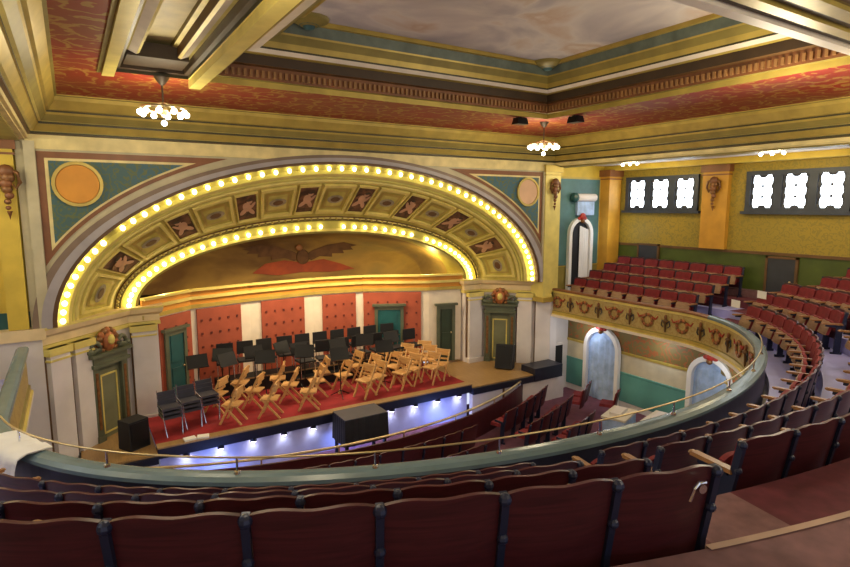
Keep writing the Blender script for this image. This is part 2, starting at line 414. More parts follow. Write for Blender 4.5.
# pilasters
def pilaster(nm, lo, hi, m, cap): 
    mb = MB(); mb.box(lo, hi, m)
    mb.box((lo[0]-.05, lo[1]-.05, hi[2]-.22), (hi[0]+.05, hi[1]+.05, hi[2]), cap)
    mb.box((lo[0]-.03, lo[1]-.03, hi[2]-.32), (hi[0]+.03, hi[1]+.03, hi[2]-.28), cap)
    if nm not in ('pillar_between_windows', 'pillar_far_arch_side'): mb.box((lo[0]-.05, lo[1]-.05, lo[2]), (hi[0]+.05, hi[1]+.05, lo[2]+.15), cap)
    struct(mb.build(nm))
pilaster('pillar_arch_side', (12.42, YW-.1, 3.0), (13.05, YW+.5, 7.25), 'goldlite', 'gold')
pilaster('pillar_far_arch_side', (-1.12, YW-.08, 3.68), (-.80, YW+.5, 7.25), 'yellow', 'redbrown')
pilaster('pillar_niche_corner', (15.42, YW-.0, 2.8), (16.0, YW+.5, 7.2), 'amber', 'redbrown')
pilaster('pillar_between_windows', (15.94, 9.25, 4.76), (16.12, 10.02, 7.2), 'amber', 'redbrown')
# frame mouldings on the proscenium wall
mb = MB()
def arch_band(mb, a_in, b_in, a_out, b_out, y, t, m, th=TH):
    rows = [[ell(a_in, b_in, y+t, q) for q in th], [ell(a_in, b_in, y, q) for q in th], [ell(a_out, b_out, y, q) for q in th], [ell(a_out, b_out, y+t, q) for q in th]]
    mb.grid(rows, m)
arch_band(mb, 6.30, 3.36, 6.38, 3.42, YW-.04, .12, 'brown')
arch_band(mb, 6.38, 3.42, 6.56, 3.51, YW-.08, .12, 'lilacband')
arch_band(mb, 6.56, 3.51, 6.70, 3.58, YW-.06, .1, 'umberband')
struct(mb.build('trim_arch'))
def spandrel(sgn, lab, disc, label):
    def X(u): return XA+sgn*u                        # u measured from the axis
    def poly(u_out, z_top, a, b):
        """corner region between a vertical line, a horizontal line and an ellipse"""
        zq = (z_top-ZL)/b; th0 = math.acos(math.sqrt(max(0, 1-zq*zq))) if zq < 1 else PI/2
        th1 = math.acos(min(1, u_out/a))
        pts = [(X(u_out), z_top)]
        for i in range(25):
            q = th0+(th1-th0)*i/24; pts.append((X(a*math.cos(q)), ZL+b*math.sin(q)))
        return pts
    for nm, uo, zt, a, b, y, m, in (('trim_spandrel_border', 6.40, 7.02, 6.76, 3.74, YW-.02, 'redbrown'), ('trim_spandrel_fillet', 6.28, 6.90, 6.83, 3.82, YW-.035, 'cream'), ('wall_spandrel_field', 6.22, 6.85, 6.87, 3.86, YW-.05, 'spandrel')):
        p = poly(uo, zt, a, b); mb = MB(); n = len(p)
        vs = [(x, y, z) for x, z in p]
        fs = [(0, i, i+1) if sgn > 0 else (0, i+1, i) for i in range(1, n-1)]
        mb.add(vs, fs, m); struct(mb.build(nm+lab))
    d = thing('roundel', label, 'roundel', (X(5.77), YW-.06, 6.42), 0)
    q = Matrix.Rotation(PI/2, 4, 'X')
    mb = MB(); mb.lathe([(.001, .03), (.36, .03), (.37, 0)], (0, 0, 0), disc, 28, q); mb.build('disc', d)
    mb = MB(); mb.lathe([(.37, 0), (.37, .05), (.43, .05), (.43, 0)], (0, 0, 0), 'gold', 28, q); mb.build('rim', d)
spandrel(-1, '_far', 'orange', 'amber painted disc in the teal arch corner under the larger chandelier')
spandrel(1, '_near', 'peach', 'peach painted disc in the arch corner beside the niche wall')
mb = MB()
for sg in (-1, 1):
    xx = XA+sg*6.50; mb.box((xx-.09, YW-.07, ZL), (xx+.09, YW, 7.2), 'greyband')
mb.box((XL, YW-.043, 7.06), (XR, YW, 7.24), 'cream')
struct(mb.build('trim_wall_frame'))

# ------------------------------------------------------------------ the lit arch: thing with bulbs, coffers and paintings
def lerp(a, b, t): return a+(b-a)*t
def splay(v, th, lift=0.):
    """point on the sounding board: v 0 at the wall, 1 at the inner arch; lift pushes towards the opening"""
    a = lerp(6.35, 5.22, v); b = lerp(3.42, 2.06, v); y = lerp(YW, 14.6, v)
    return Vector(ell(a-lift*.85, b-lift*.85, y-lift*.4, th))
arch = thing('proscenium_arch', 'wide gilded arch over the stage with painted coffers and an outer row of lit bulbs', 'arch', (XA, YW, ZL))
def apart(mb, name, parent, smooth=False):
    off_ = Vector((XA, YW, ZL)); mb.v = [tuple(Vector(v)-off_) for v in mb.v]
    o = mb.build(name, parent, smooth); return o
mb = MB()
for v0, l0, v1, l1, m in ((-.02, -.02, .0, .03, 'brown'), (.0, .03, .02, .03, 'goldlite'), (.02, .03, .04, -.02, 'bulbgold'), (.04, -.02, .14, -.02, 'bulbgold'), (.14, -.02, .17, .05, 'bulbgold'), (.17, .05, .22, .05, 'goldlite')):
    mb.grid([[splay(v0, q, l0) for q in TH], [splay(v1, q, l1) for q in TH]], m, flip=True)
apart(mb, 'bulb_trough', arch)
mb = MB()
for v0, l0, v1, l1, m in ((.22, .05, .235, 0, 'olive'), (.235, 0, .25, .04, 'bulbgold'), (.25, .04, .27, .04, 'bulbgold'), (.27, .04, .285, 0, 'olive'), (.285, 0, .30, .045, 'goldlite'), (.30, .045, .33, .045, 'goldlite'), (.33, .045, .345, 0, 'gold')):
    mb.grid([[splay(v0, q, l0) for q in TH], [splay(v1, q, l1) for q in TH]], m, flip=True)
apart(mb, 'reeded_moulding', arch)
mb = MB(); mb.grid([[splay(v, q) for q in TH] for v in (.345, .5, .7, .86, 1.0)], 'coffer', flip=True)
apart(mb, 'sounding_board', arch)
bulb_me = MB(); bulb_me.ball((0, 0, 0), .052, 'bulb', 6, (1, 1, 1.1)); bulb_me = bulb_me.mesh('bulb', True)
sock_me = MB(); sock_me.lathe([(.05, -.03), (.05, 0), (.03, .03)], (0, 0, 0), 'gold', 8); sock_me = sock_me.mesh('socket')
NB = 58
for i in range(NB):
    q = PI*(i+.5)/NB
    if i in (47,): continue                       # two dead sockets: the gap in the row
    o = link('bulb', bulb_me, arch, splay(.085, q, .05)-Vector((XA, YW, ZL)))
def board_patch(t0, t1, v0, v1, lift, n=6):
    rows = []
    for v in (v0, v1): rows.append([splay(v, lerp(t0, t1, i/n), lift) for i in range(n+1)])
    return rows
# nine framed coffers and eight paintings between them
edges = []
wsum = 9*1.45+8*.95; u = 0.
seq = ['c' if i % 2 == 0 else 'p' for i in range(17)]
# equal arc length along the mid line of the board
LEN = [0.]; FINE = [PI*.985*i/400+PI*.0075 for i in range(401)]
for i in range(400): LEN.append(LEN[-1]+(splay(.6, FINE[i+1])-splay(.6, FINE[i])).length)
def th_at(s):
    s *= LEN[-1]
    for i in range(400):
        if LEN[i+1] >= s: return lerp(FINE[i], FINE[i+1], (s-LEN[i])/max(1e-9, LEN[i+1]-LEN[i]))
    return FINE[-1]
for kind in seq:
    w = (1.45 if kind == 'c' else .95)/wsum
    t0, t1 = th_at(u+.003), th_at(u+w-.003); u += w
    n = 6
    def frame(mb, ta, tb, va, vb, d, lift, m):
        for (x0, x1, y0, y1) in ((ta, tb, va, va+d), (ta, tb, vb-d, vb), (ta, ta+(tb-ta)*d*1.6, va, vb), (tb-(tb-ta)*d*1.6, tb, va, vb)):
            top = board_patch(x0, x1, y0, y1, lift); low = board_patch(x0, x1, y0, y1, 0.)
            mb.grid(top, m, flip=True); mb.grid([low[0], top[0]], m, flip=True); mb.grid([top[1], low[1]], m, flip=True)
            for e in (0, -1):
                mb.add([low[0][e], top[0][e], top[1][e], low[1][e]], [(0, 1, 2, 3)], m)
    if kind == 'c':
        mb = MB(); frame(mb, t0, t1, .37, .90, .045, .06, 'goldlite'); cf = apart(mb, 'coffer_frame', arch)
        mb = MB(); mb.grid(board_patch(lerp(t0, t1, .16), lerp(t0, t1, .84), .46, .80, .02), 'gold', flip=True)
        mb.grid(board_patch(lerp(t0, t1, .22), lerp(t0, t1, .78), .50, .765, .03), 'coffer', flip=True)
        mc, ax, ay = splay(.62, (t0+t1)/2, .045), splay(.62, t1, .045)-splay(.62, t0, .045), splay(.84, (t0+t1)/2, .045)-splay(.40, (t0+t1)/2, .045)
        for rr, m, dz in ((1., 'coffergrey', 0), (.6, 'brown', .012)):
            nn = ax.cross(ay).normalized(); nn = nn if nn.y < 0 else -nn
            ring = [mc+nn*(.01+dz)+ax*.26*rr*math.cos(2*PI*k/14)+ay*.17*rr*math.sin(2*PI*k/14) for k in range(14)]
            mb.add(ring, [tuple(range(14))], m)
        apart(mb, 'coffer_medallion', cf)
    else:
        mb = MB(); frame(mb, t0, t1, .37, .90, .03, .05, 'goldlite'); pf = apart(mb, 'painting_frame', arch)
        mb = MB(); mb.grid(board_patch(lerp(t0, t1, .07), lerp(t0, t1, .93), .40, .87, .015), 'cherubbg', flip=True); apart(mb, 'painting', pf)
        mc, ax, ay = splay(.62, (t0+t1)/2, .03), splay(.62, t1, .03)-splay(.62, t0, .03), -(splay(.84, (t0+t1)/2, .03)-splay(.40, (t0+t1)/2, .03))
        nn = ax.cross(ay).normalized(); nn = nn if nn.y < 0 else -nn
        mb = MB(); flipx = random.choice((-1, 1))
        def blob(cx, cy, rx, ry, rot, m, d):
            ring = []
            for k in range(12):
                x, y = rx*math.cos(2*PI*k/12), ry*math.sin(2*PI*k/12)
                ring.append(mc+nn*d+ax*1.5*flipx*(cx+x*math.cos(rot)-y*math.sin(rot))+ay*(cy+x*math.sin(rot)+y*math.cos(rot)))
            mb.add(ring, [tuple(range(12))], m)
        blob(0, .0, .13, .20, .3, 'flesh', .012); blob(.08, .22, .09, .09, 0, 'flesh', .014); blob(.09, .28, .10, .05, .2, 'darkbrown', .016)
        blob(-.12, -.17, .08, .17, -.7, 'flesh', .014); blob(.12, -.20, .07, .17, .5, 'flesh', .016); blob(.17, .05, .05, .16, -.6, 'flesh', .018); blob(-.14, .1, .14, .07, .6, 'redbrown', .01)
        apart(mb, 'painted_cherub', pf)
# inner arch with its own row of bulbs
inn = thing('inner_arch', 'smaller bulb-lit gilded arch framing the mural above the stage', 'arch', (XA, YW, ZL))
def inner(v, th, lift=0.):
    a = lerp(5.22, 4.78, v)-lift; b = lerp(2.06, 1.66, v)-lift; y = 14.6+.1*v
    return Vector(ell(a, b, y-lift*.8, th))
mb = MB()
for v0, l0, v1, l1, m in ((-.10, 0, -.06, .04, 'brown'), (-.06, .04, 0, .05, 'goldlite'), (0, .05, .06, .05, 'brown'), (.06, .05, .1, 0, 'darkbrown')):
    mb.grid([[inner(v0, q, l0) for q in TH], [inner(v1, q, l1) for q in TH]], m, flip=True)
for k in range(90):                                  # rope carving on the outer lip
    q = PI*(k+.5)/90; p = inner(-.03, q, .06); mb.ball(p, .035, 'gold' if k % 2 else 'olive', 4)
apart(mb, 'carved_lip', inn)
mb = MB()
for v0, l0, v1, l1, m in ((.1, 0, .16, .05, 'olive'), (.16, .05, .24, 0, 'bulbgold'), (.24, 0, .8, 0, 'bulbgold'), (.8, 0, .86, .05, 'goldlite'), (.86, .05, 1., .05, 'olive'), (1., .05, 1.06, .0, 'goldlite')):
    mb.grid([[inner(v0, q, l0) for q in TH], [inner(v1, q, l1) for q in TH]], m, flip=True)
rows = [[Vector(ell(4.76, 1.64, 14.7, q)) for q in TH], [Vector(ell(4.76, 1.64, 15.7, q)) for q in TH]]
mb.grid(rows, 'olive', flip=True)
apart(mb, 'bulb_trough', inn)
NI = 46
for i in range(NI):
    q = PI*(i+.5)/NI
    if i in (13, 22): continue
    link('bulb', bulb_me, inn, inner(.52, q, .06)-Vector((XA, YW, ZL)))

# ------------------------------------------------------------------ mural vault behind the inner arch
mb = MB()
rows = []
for k in range(9):
    f = k/8; rows.append([Vector((XA+(4.84-.15*f)*math.cos(q), 15.7+1.6*math.sin(f*PI/2), ZL-.1+(1.80-.02*f)*math.sin(q)*(1-.25*f*f))) for q in TH])
mb.grid(rows, 'mural', flip=True)
last = rows[-1]; mb.add(last, [tuple(range(len(last)-1, -1, -1))], 'mural')
struct(mb.build('wall_mural_vault'))
# painted eagle with spread wings (flat paint on the vault's back wall)
def feather_wing(sg):
    pts = [(0, .0)]
    for x, z in ((.35, .22), (.9, .42), (1.5, .50), (2.0, .36), (1.75, .30), (1.85, .18), (1.45, .17), (1.5, .04), (1.05, .06), (1.05, -.08), (.6, -.03), (.3, -.18)): pts.append((sg*x, z))
    return pts
eagle = thing('painted_eagle', 'dark spread-winged bird painted on the brown mural above the stage', 'painting', (6.2, 17.26, 4.42))
for sg in (-1, 1):
    mb = MB(); p = feather_wing(sg); mb.prism(p if sg < 0 else p[::-1], .02, 'muraldark', Matrix.Diagonal((.95, 1, .8, 1))); mb.build('wing', eagle)
mb = MB(); mb.ball((0, 0, -.02), .2, 'muraldark', 8, (1.1, .1, 1.2)); mb.ball((-.12, -.02, .28), .1, 'redbrown', 6, (1.2, .2, 1)); mb.build('bird_body', eagle, True)
mb = MB()
pts = [(-1.6, -.45), (-1.2, -.18), (-.6, -.1), (0, -.2), (.7, -.12), (1.3, -.3), (1.8, -.5), (.9, -.55), (0, -.5), (-.8, -.56)]
mb.prism(pts[::-1], .015, 'muralred'); mb.build('painted_banner', eagle)

# ------------------------------------------------------------------ lower proscenium: splayed piers, ledge, portals
mb = MB()
SPL = {-1: (Vector((-.62, 13.02)), Vector((.98, 14.6))), 1: (Vector((12.88, 13.02)), Vector((11.28, 14.6)))}
for sg in (-1, 1):
    a, b = SPL[sg]; d = (b-a).normalized(); n = Vector((-d.y, d.x))*(-sg) ; 
    n = n if n.y < 0 else -n
    back = Vector((XC+sg*8, 15.5))
    for z0, z1, m in ((0, 3.2, 'stone'), (3.2, 3.66, 'cream')):
        vs = [(*a, z0), (*b, z0), (*b, z1), (*a, z1)]
        mb.add(vs, [(0, 1, 2, 3) if sg < 0 else (3, 2, 1, 0)], m)
    # inner pilaster face and its return to the set
    c1 = b+Vector((-sg*.62, 0)); c2 = c1+Vector((0, 1.2))
    for z0, z1, m in ((0, 3.2, 'stone'), (3.2, 3.66, 'cream')):
        mb.add([(*b, z0), (*c1, z0), (*c1, z1), (*b, z1)], [(0, 1, 2, 3) if sg < 0 else (3, 2, 1, 0)], m)
        mb.add([(*c1, z0), (*c2, z0), (*c2, z1), (*c1, z1)], [(0, 1, 2, 3) if sg < 0 else (3, 2, 1, 0)], m)
struct(mb.build('wall_splay'))
mb = MB()
for sg in (-1, 1):
    a, b = SPL[sg]; d = (b-a).normalized(); n = Vector((-d.y, d.x)); n = n if n.y < 0 else -n
    c1 = b+Vector((-sg*.66, 0))
    path = [a-d*.05, b, c1, c1+Vector((0, 1.1))]
    nrm = [n, (n+Vector((0, -1))).normalized(), Vector((-sg*.7, -.7)), Vector((-sg, 0))]
    for (o0, z0, o1, z1, m) in ((.03, 3.22, .03, 3.30, 'goldlite'), (.03, 3.30, .012, 3.31, 'gold'), (.012, 3.31, .012, 3.46, 'ledge'), (.012, 3.46, .1, 3.52, 'ledge'), (.1, 3.52, .14, 3.62, 'ledge'), (.14, 3.62, .14, 3.67, 'goldlite'), (.14, 3.67, -.3, 3.67, 'ledge')):
        rows = [[(*(p+q*o0), z0) for p, q in zip(path, nrm)], [(*(p+q*o1), z1) for p, q in zip(path, nrm)]]
        mb.grid(rows, m, flip=(sg > 0))
mb.box((XWL, 12.9, 3.45), (-.55, 13.25, 3.67), 'ledge')
struct(mb.build('trim_springing_ledge'))
def column(cx, cy, ang, lo, hi, w, name):
    mt = Matrix.Translation((cx, cy, 0)) @ Matrix.Rotation(ang, 4, 'Z')
    mb = MB(); mb.box((-w/2, -.16, lo), (w/2, .12, hi), 'stone', mt)
    mb.box((-w/2-.04, -.20, hi-.14), (w/2+.04, .12, hi), 'goldlite', mt); mb.box((-w/2-.05, -.22, lo), (w/2+.05, .12, lo+.18), 'stone', mt)
    mb.box((-w/2-.02, -.18, hi-.26), (w/2+.02, .12, hi-.22), 'goldlite', mt)
    mb.box((-w/2-.035, -.05, lo), (-w/2, .0, hi), 'brown', mt); struct(mb.build(name))
for sg in (-1, 1):
    a, b = SPL[sg]; d = b-a; ang = math.atan2(d.y, d.x) if sg < 0 else math.atan2(-d.y, -d.x)
    for i, t in enumerate((.10, .36)):
        p = a+d*t; column(p.x, p.y, ang, 0.0, 3.24, .46, 'pillar_pier')
    p = b+Vector((-sg*.3, 0)); column(p.x, p.y, 0, .9, 3.24, .5, 'pillar_inner')
# flank of the piers towards the aisle, with the dark doorway
mb = MB(); mb.box((12.78, 12.9, 0), (13.05, 13.2, 3.3), 'stone'); mb.box((13.0, YW+.0, 0), (13.75, YW+.2, 3.0), 'stone')
mb.box((-1.5, 12.95, 0), (-.62, 13.15, 3.5), 'stone'); struct(mb.build('wall_pier_flank'))
d1 = MB(); d1.box((13.03, 12.93, .05), (13.40, 13.0, 1.5), 'dark'); d1.box((12.99, 12.95, .0), (13.03, 13.0, 1.55), 'stone'); d1.box((12.99, 12.95, 1.5), (13.45, 13.0, 1.57), 'stone')
o = struct(d1.build('door_3'))
# portals with crests
def portal(sg, label):
    a, b = SPL[sg]; d = b-a; ang = math.atan2(d.y, d.x) if sg < 0 else math.atan2(-d.y, -d.x)
    p = a+d*(.65 if sg < 0 else .71); n = Vector((-d.y, d.x)).normalized(); n = n if n.y < 0 else -n; p = p+n*.03
    t = thing('portal', label, 'portal', (p.x, p.y, .90), ang); t.scale = (1, 1, .97)
    mb = MB()
    for s in (-1, 1):
        mb.box((s*.40-.085, -.14, 0), (s*.40+.085, .0, 1.72), 'greenport'); mb.box((s*.40-.10, -.17, 0), (s*.40+.10, .0, .16), 'greenport')
        mb.box((s*.40-.035, -.15, .3), (s*.40+.035, -.135, 1.6), 'bronze')
    mb.box((-.34, -.05, 1.6), (.34, 0, 1.72), 'greenport'); mb.build('jamb', t)
    mb = MB(); mb.box((-.32, -.05, 0), (.32, -.01, 1.62), 'greendoor')
    for x0, x1, z0, z1 in ((-.24, -.20, .12, 1.5), (.20, .24, .12, 1.5), (-.24, .24, 1.46, 1.5), (-.24, .24, .12, .16)): mb.box((x0, -.065, z0), (x1, -.05, z1), 'goldlite')
    mb.build('door_panel', t)
    mb = MB(); mb.box((-.52, -.20, 1.72), (.52, 0, 1.80), 'greenport'); mb.box((-.48, -.16, 1.80), (.48, 0, 1.96), 'greenport'); mb.box((-.58, -.24, 1.96), (.58, 0, 2.03), 'greenport')
    mb.build('entablature', t)
    for s in (-1, 1):                                # broken pediment scrolls
        mb = MB(); pts = []
        for k in range(16):
            q = k/15; r = .16*(1-q*.75); th = PI*1.1-q*PI*2.2
            pts.append((s*(.40+r*math.cos(th)), -.12, 2.15+r*math.sin(th)))
        mb.tube([(s*.58, -.12, 2.05)]+pts, [.07]+[.06-.002*k for k in range(16)], 'greenport', 8)
        mb.ball((s*.53, -.12, 2.10), .08, 'greenport', 6); mb.build('scroll', t, True)
    mb = MB()                                        # shield and foliage of the crest
    mb.ball((0, -.12, 2.24), .19, 'leaf', 8, (.85, .5, 1.25)); mb.ball((0, -.2, 2.28), .10, 'goldlite', 6, (.9, .6, 1.2))
    for k in range(9):
        th = PI*(k/8); mb.ball((.24*math.cos(th), -.10, 2.20+.28*math.sin(th)), .085, 'bronze' if k % 2 else 'leaf', 5, (1, .7, 1.1))
    for s in (-1, 1):
        for k in range(4): mb.ball((s*(.16+.05*k), -.1, 2.06+.015*k), .055, 'bronze', 5)
    mb.build('crest', t, True)
portal(-1, 'green carved stage portal with scrolled crest standing behind the lone black loudspeaker by the white pier and draped stack')
portal(1, 'grey-green carved stage portal with golden crest behind the slanted black monitor')
for o in bpy.data.objects:
    if o.get('category') == 'portal': o['label'] = 'green carved portal with bronze crest beside the upright black loudspeaker' if o.location.x < 5 else 'grey-green carved portal with golden crest behind the slanted stage monitor'
# side platforms of the stage
mb = MB(); mb.box((9.3, 12.35, 0), (12.4, 12.50, .72), 'stone'); mb.box((9.3, 12.30, .72), (12.5, 15.2, .90), 'navy'); mb.box((9.3, 12.36, .90), (12.45, 15.2, .93), 'tanfloor')
mb.box((10.4, 12.33, 0), (10.46, 12.36, .72), 'brown'); mb.box((11.6, 12.28, .72), (12.75, 12.9, 1.12), 'navy')
mb.box((11.5, 12.36, 0), (12.9, 13.0, .72), 'stone')
struct(mb.build('floor_platform_window_side'))
mb = MB(); mb.box((-.1, 12.35, 0), (1.2, 12.50, .72), 'stone'); mb.box((-.2, 12.28, .72), (1.2, 15.2, .88), 'navy'); mb.box((-.15, 12.32, .88), (1.2, 15.2, .92), 'tanfloor')
struct(mb.build('floor_platform_far_side'))

# ------------------------------------------------------------------ stage set
SET = [(1.58, 14.88), (2.5, 15.62), (4.15, 15.98), (6.1, 16.2), (7.65, 16.0), (9.55, 15.05), (10.62, 14.78)]
def setwall(i, j, s0, s1, z0, z1, t, m, mb):
    a, b = Vector(SET[i]), Vector(SET[j]); d = b-a; n = Vector((d.y, -d.x)).normalized()
    p, q = a+d*s0, a+d*s1
    mb.add([(*p, z0), (*q, z0), (*q, z1), (*p, z1), (*(p+n*t), z0), (*(q+n*t), z0), (*(q+n*t), z1), (*(p+n*t), z1)],
           [(3, 2, 1, 0), (4, 5, 6, 7), (0, 1, 5, 4), (1, 2, 6, 5), (2, 3, 7, 6), (3, 0, 4, 7)], m)
mb = MB()
for i in range(6): setwall(i, i+1, 0, 1, 1.0, 3.45, -.08, 'pale', mb)
struct(mb.build('wall_stage_set'))
mb = MB()
for i in range(6):
    for z0, z1, t, m in ((3.34, 3.44, .06, 'gold'), (3.44, 3.58, .03, 'orange'), (3.58, 3.66, .09, 'goldlite'), (3.66, 3.80, .05, 'orange'), (3.80, 3.86, .14, 'goldlite')):
        setwall(i, i+1, -.35 if i == 0 else -.02, 1.02, z0, z1, t, m, mb)
struct(mb.build('trim_set_cornice'))
mb = MB()
for lo, hi in (((.3, 14.7, 0), (.45, 18.2, 7.6)), ((11.75, 14.7, 0), (11.9, 18.2, 7.6)), ((.3, 18.2, 0), (11.9, 18.35, 7.6)), ((.3, 14.75, 7.6), (11.9, 18.35, 7.7))): mb.box(lo, hi, 'darkbrown')
struct(mb.build('wall_stage_house'))
def redpanel(i, s0, s1, label, dots=(5, 4), z0=1.0, z1=3.30):
    mb = MB(); setwall(i, i+1, s0, s1, z0, z1, .05, 'set_red', mb)
    a, b = Vector(SET[i]), Vector(SET[i+1]); d = b-a; n = Vector((d.y, -d.x)).normalized(); L = d.length
    for r in range(5):
        for c in range(dots[0]):
            s = lerp(s0, s1, (c+.5)/dots[0]); z = 1.55+r*.36
            p = a+d*s+n*.05; e = d.normalized()*.026
            mb.add([(*(p-e), z-.03), (*(p+e), z-.03), (*(p+e), z+.03), (*(p-e), z+.03), (*(p-e+n*.02), z-.03), (*(p+e+n*.02), z-.03), (*(p+e+n*.02), z+.03), (*(p-e+n*.02), z+.03)],
                   [(4, 5, 6, 7), (0, 1, 5, 4), (1, 2, 6, 5), (2, 3, 7, 6), (3, 0, 4, 7)], 'set_dot')
    return tag(mb.build('set_panel'), label, 'panel', 'red dotted panels of the stage set')
redpanel(0, .05, .97, 'red dotted set panel around the dark teal door by the inner pilaster', (3, 5))
redpanel(1, .09, .82, 'red dotted set panel next to the one with the dark teal door', (5, 5))
redpanel(2, .16, .84, 'red dotted set panel in the middle of the curved stage set', (5, 5))
redpanel(3, .18, .86, 'narrowest plain red dotted set panel, before the bright teal door', (4, 5))
redpanel(4, .02, .88, 'red dotted set panel around the bright teal door at the stage back', (6, 5))
def setdoor(i, s, w, z1, m, label, frame='greenport', hood=True):
    a, b = Vector(SET[i]), Vector(SET[i+1]); d = (b-a); n = Vector((d.y, -d.x)).normalized(); p = a+d*s+n*.06
    t = thing('stage_door', label, 'door', (p.x, p.y, 1.0), math.atan2(d.y, d.x))
    mb = MB()
    for sg in (-1, 1): mb.box((sg*(w/2+.05)-.05, -.06, 0), (sg*(w/2+.05)+.05, 0, z1), frame)
    mb.box((-w/2-.1, -.06, z1), (w/2+.1, 0, z1+.12), frame)
    if hood: mb.box((-w/2-.17, -.12, z1+.12), (w/2+.17, 0, z1+.19), frame)
    mb.build('door_frame', t)
    mb = MB(); mb.box((-w/2, -.03, 0), (w/2, -.005, z1), m)
    for z in (.2, 1.1): mb.box((-w*.35, -.045, z), (w*.35, -.03, z+.75), m)
    dl = mb.build('door_leaf', t)
    mb = MB(); mb.ball((w*.4, -.06, .95), .03, 'brass', 6); mb.build('handle', dl)
setdoor(0, .45, .52, 1.80, 'tealdeep', 'dark teal stage door under a green hood behind the draped stack')
setdoor(4, .40, .72, 1.75, 'doorteal', 'bright teal stage door in a red panel at the stage back')
setdoor(5, .50, .42, 1.72, 'doorgreen', 'dark green stage door in the white end of the set')
# seats for lights: rail lamps under the stage lip
lampme = MB(); lampme.lathe([(.001, -.03), (.05, -.03), (.06, 0), (.05, .03)], (0, 0, 0), 'footlamp', 10); lampme = lampme.mesh('lens', True)
canme = MB(); canme.lathe([(.075, -.02), (.075, .06), (.03, .08), (.001, .08)], (0, 0, 0), 'blackmet', 10); canme = canme.mesh('lamp_housing')
NL = 11
lab = ['at the end beside the draped stack of chairs']+['']*9+['at the end beside the tan platform']
for i in range(NL):
    x = 1.75+i*.715
    l = f'small round lamp under the stage lip, {ORD[i]} from the draped stack end'
    t = thing('footlight', l, 'stage light', (x, 12.44, .735), 0, 'lamps under the stage lip')
    link('lamp_housing', canme, t, (0, 0, 0)); link('lens', lampme, t, (0, 0, -.01))
    ld = bpy.data.lights.new('footlight_beam', 'SPOT'); ld.energy = 7; ld.spot_size = R(120); ld.spot_blend = .8; ld.shadow_soft_size = .05; ld.color = (.75, .82, 1)
    lo = bpy.data.objects.new('footlight_beam', ld); C.objects.link(lo); lo.location = (x, 12.42, .68); lo.rotation_euler = (R(12), 0, 0)

# ------------------------------------------------------------------ furniture on stage
def mk_folding_chair():
    t = thing('folding_chair', '', 'chair', group='honey wood folding chairs on the red stage carpet')
    for s in (-1, 1):
        mb = MB(); mb.bar((s*.20, -.24, 0), (s*.20, .20, .84), .03, .05, 'chairwood'); mb.build('back_post', t)
        mb = MB(); mb.bar((s*.17, .26, 0), (s*.17, -.16, .47), .028, .045, 'chairwood'); mb.build('rear_leg', t)
    mb = MB(); mb.box((-.19, -.20, .43), (.19, .20, .46), 'chairwood'); mb.build('seat', t)
    mb = MB(); mb.box((-.21, .15, .66), (.21, .185, .84), 'chairwood'); mb.box((-.19, .10, .55), (.19, .125, .60), 'chairwood'); mb.build('backrest', t)
    return t
def mk_stand():
    t = thing('music_stand', '', 'music stand', group='black music stands on the stage')
    mb = MB(); mb.tube([(0, 0, .12), (0, 0, 1.02)], .014, 'blackmet', 6); mb.build('pole', t)
    for k in range(3):
        a = 2*PI*k/3+.4; mb = MB(); mb.tube([(0, 0, .16), (.14*math.cos(a), .14*math.sin(a), .08), (.28*math.cos(a), .28*math.sin(a), .01)], .011, 'blackmet', 6); mb.build('leg', t)
    mt = Matrix.Translation((0, 0, 1.02)) @ Matrix.Rotation(R(-25), 4, 'X')
    mb = MB(); mb.box((-.25, -.01, -.05), (.25, .01, .30), 'blackmet', mt); mb.box((-.25, -.07, -.05), (.25, -.01, -.035), 'blackmet', mt); mb.build('desk', t)
    return t
def mk_black_chair():
    t = thing('orchestra_chair', '', 'chair', group='black padded chairs on the stage risers')
    mb = MB(); mb.box((-.23, -.22, .43), (.23, .22, .48), 'black', None, .96); mb.build('seat', t)
    mb = MB(); mb.box((-.22, .19, .58), (.22, .23, .92), 'black', None, .97); mb.build('backrest', t)
    for sx in (-1, 1):
        for sy in (-1, 1):
            mb = MB(); mb.tube([(sx*.20, sy*.20, .44), (sx*.21, sy*.23, 0)], .012, 'chrome', 6); mb.build('leg', t)
        mb = MB(); mb.tube([(sx*.19, .21, .45), (sx*.19, .22, .62)], .012, 'chrome', 6); mb.build('back_post', t)
    return t
ZS = 1.02
front = [(2.9, 13.05, 2.5), (3.75, 12.98, 2.6), (4.72, 13.0, 2.7), (6.3, 13.05, 3.5), (6.72, 13.2, 3.4), (7.45, 13.15, 3.5), (7.9, 13.3, 3.6), (8.42, 13.15, 3.6), (8.85, 13.3, 3.7)]
second = [(2.75, 14.0, 2.4), (3.6, 13.8, 2.5), (4.5, 13.75, 2.6), (5.2, 13.7, 3.0), (6.0, 13.8, 3.2), (6.9, 13.85, 3.4), (7.55, 13.8, 3.5), (8.15, 13.85, 3.7), (8.8, 13.9, 3.8)]
third = [(3.45, 14.6, 2.6), (4.4, 14.45, 2.8), (5.6, 14.35, 3.0), (6.65, 14.45, 3.3), (7.4, 14.35, 3.5), (8.3, 14.42, 3.7), (8.95, 14.42, 3.9)]
fc = mk_folding_chair(); first = True
for row, nm, pts in (('front', 'row nearest the stage lip', front), ('second', 'second row from the lip', second), ('third', 'third row from the lip', third)):
    for i, (x, y, a) in enumerate(pts):
        l = f'honey wood folding chair, {nm}, {ORD[i]} from the draped stack end'
        if first: fc.location = (x, y, ZS); fc.rotation_euler = (0, 0, a-PI/2+PI); fc['label'] = l; first = False
        else: copy_tree(fc, (x, y, ZS), a-PI/2+PI, l)
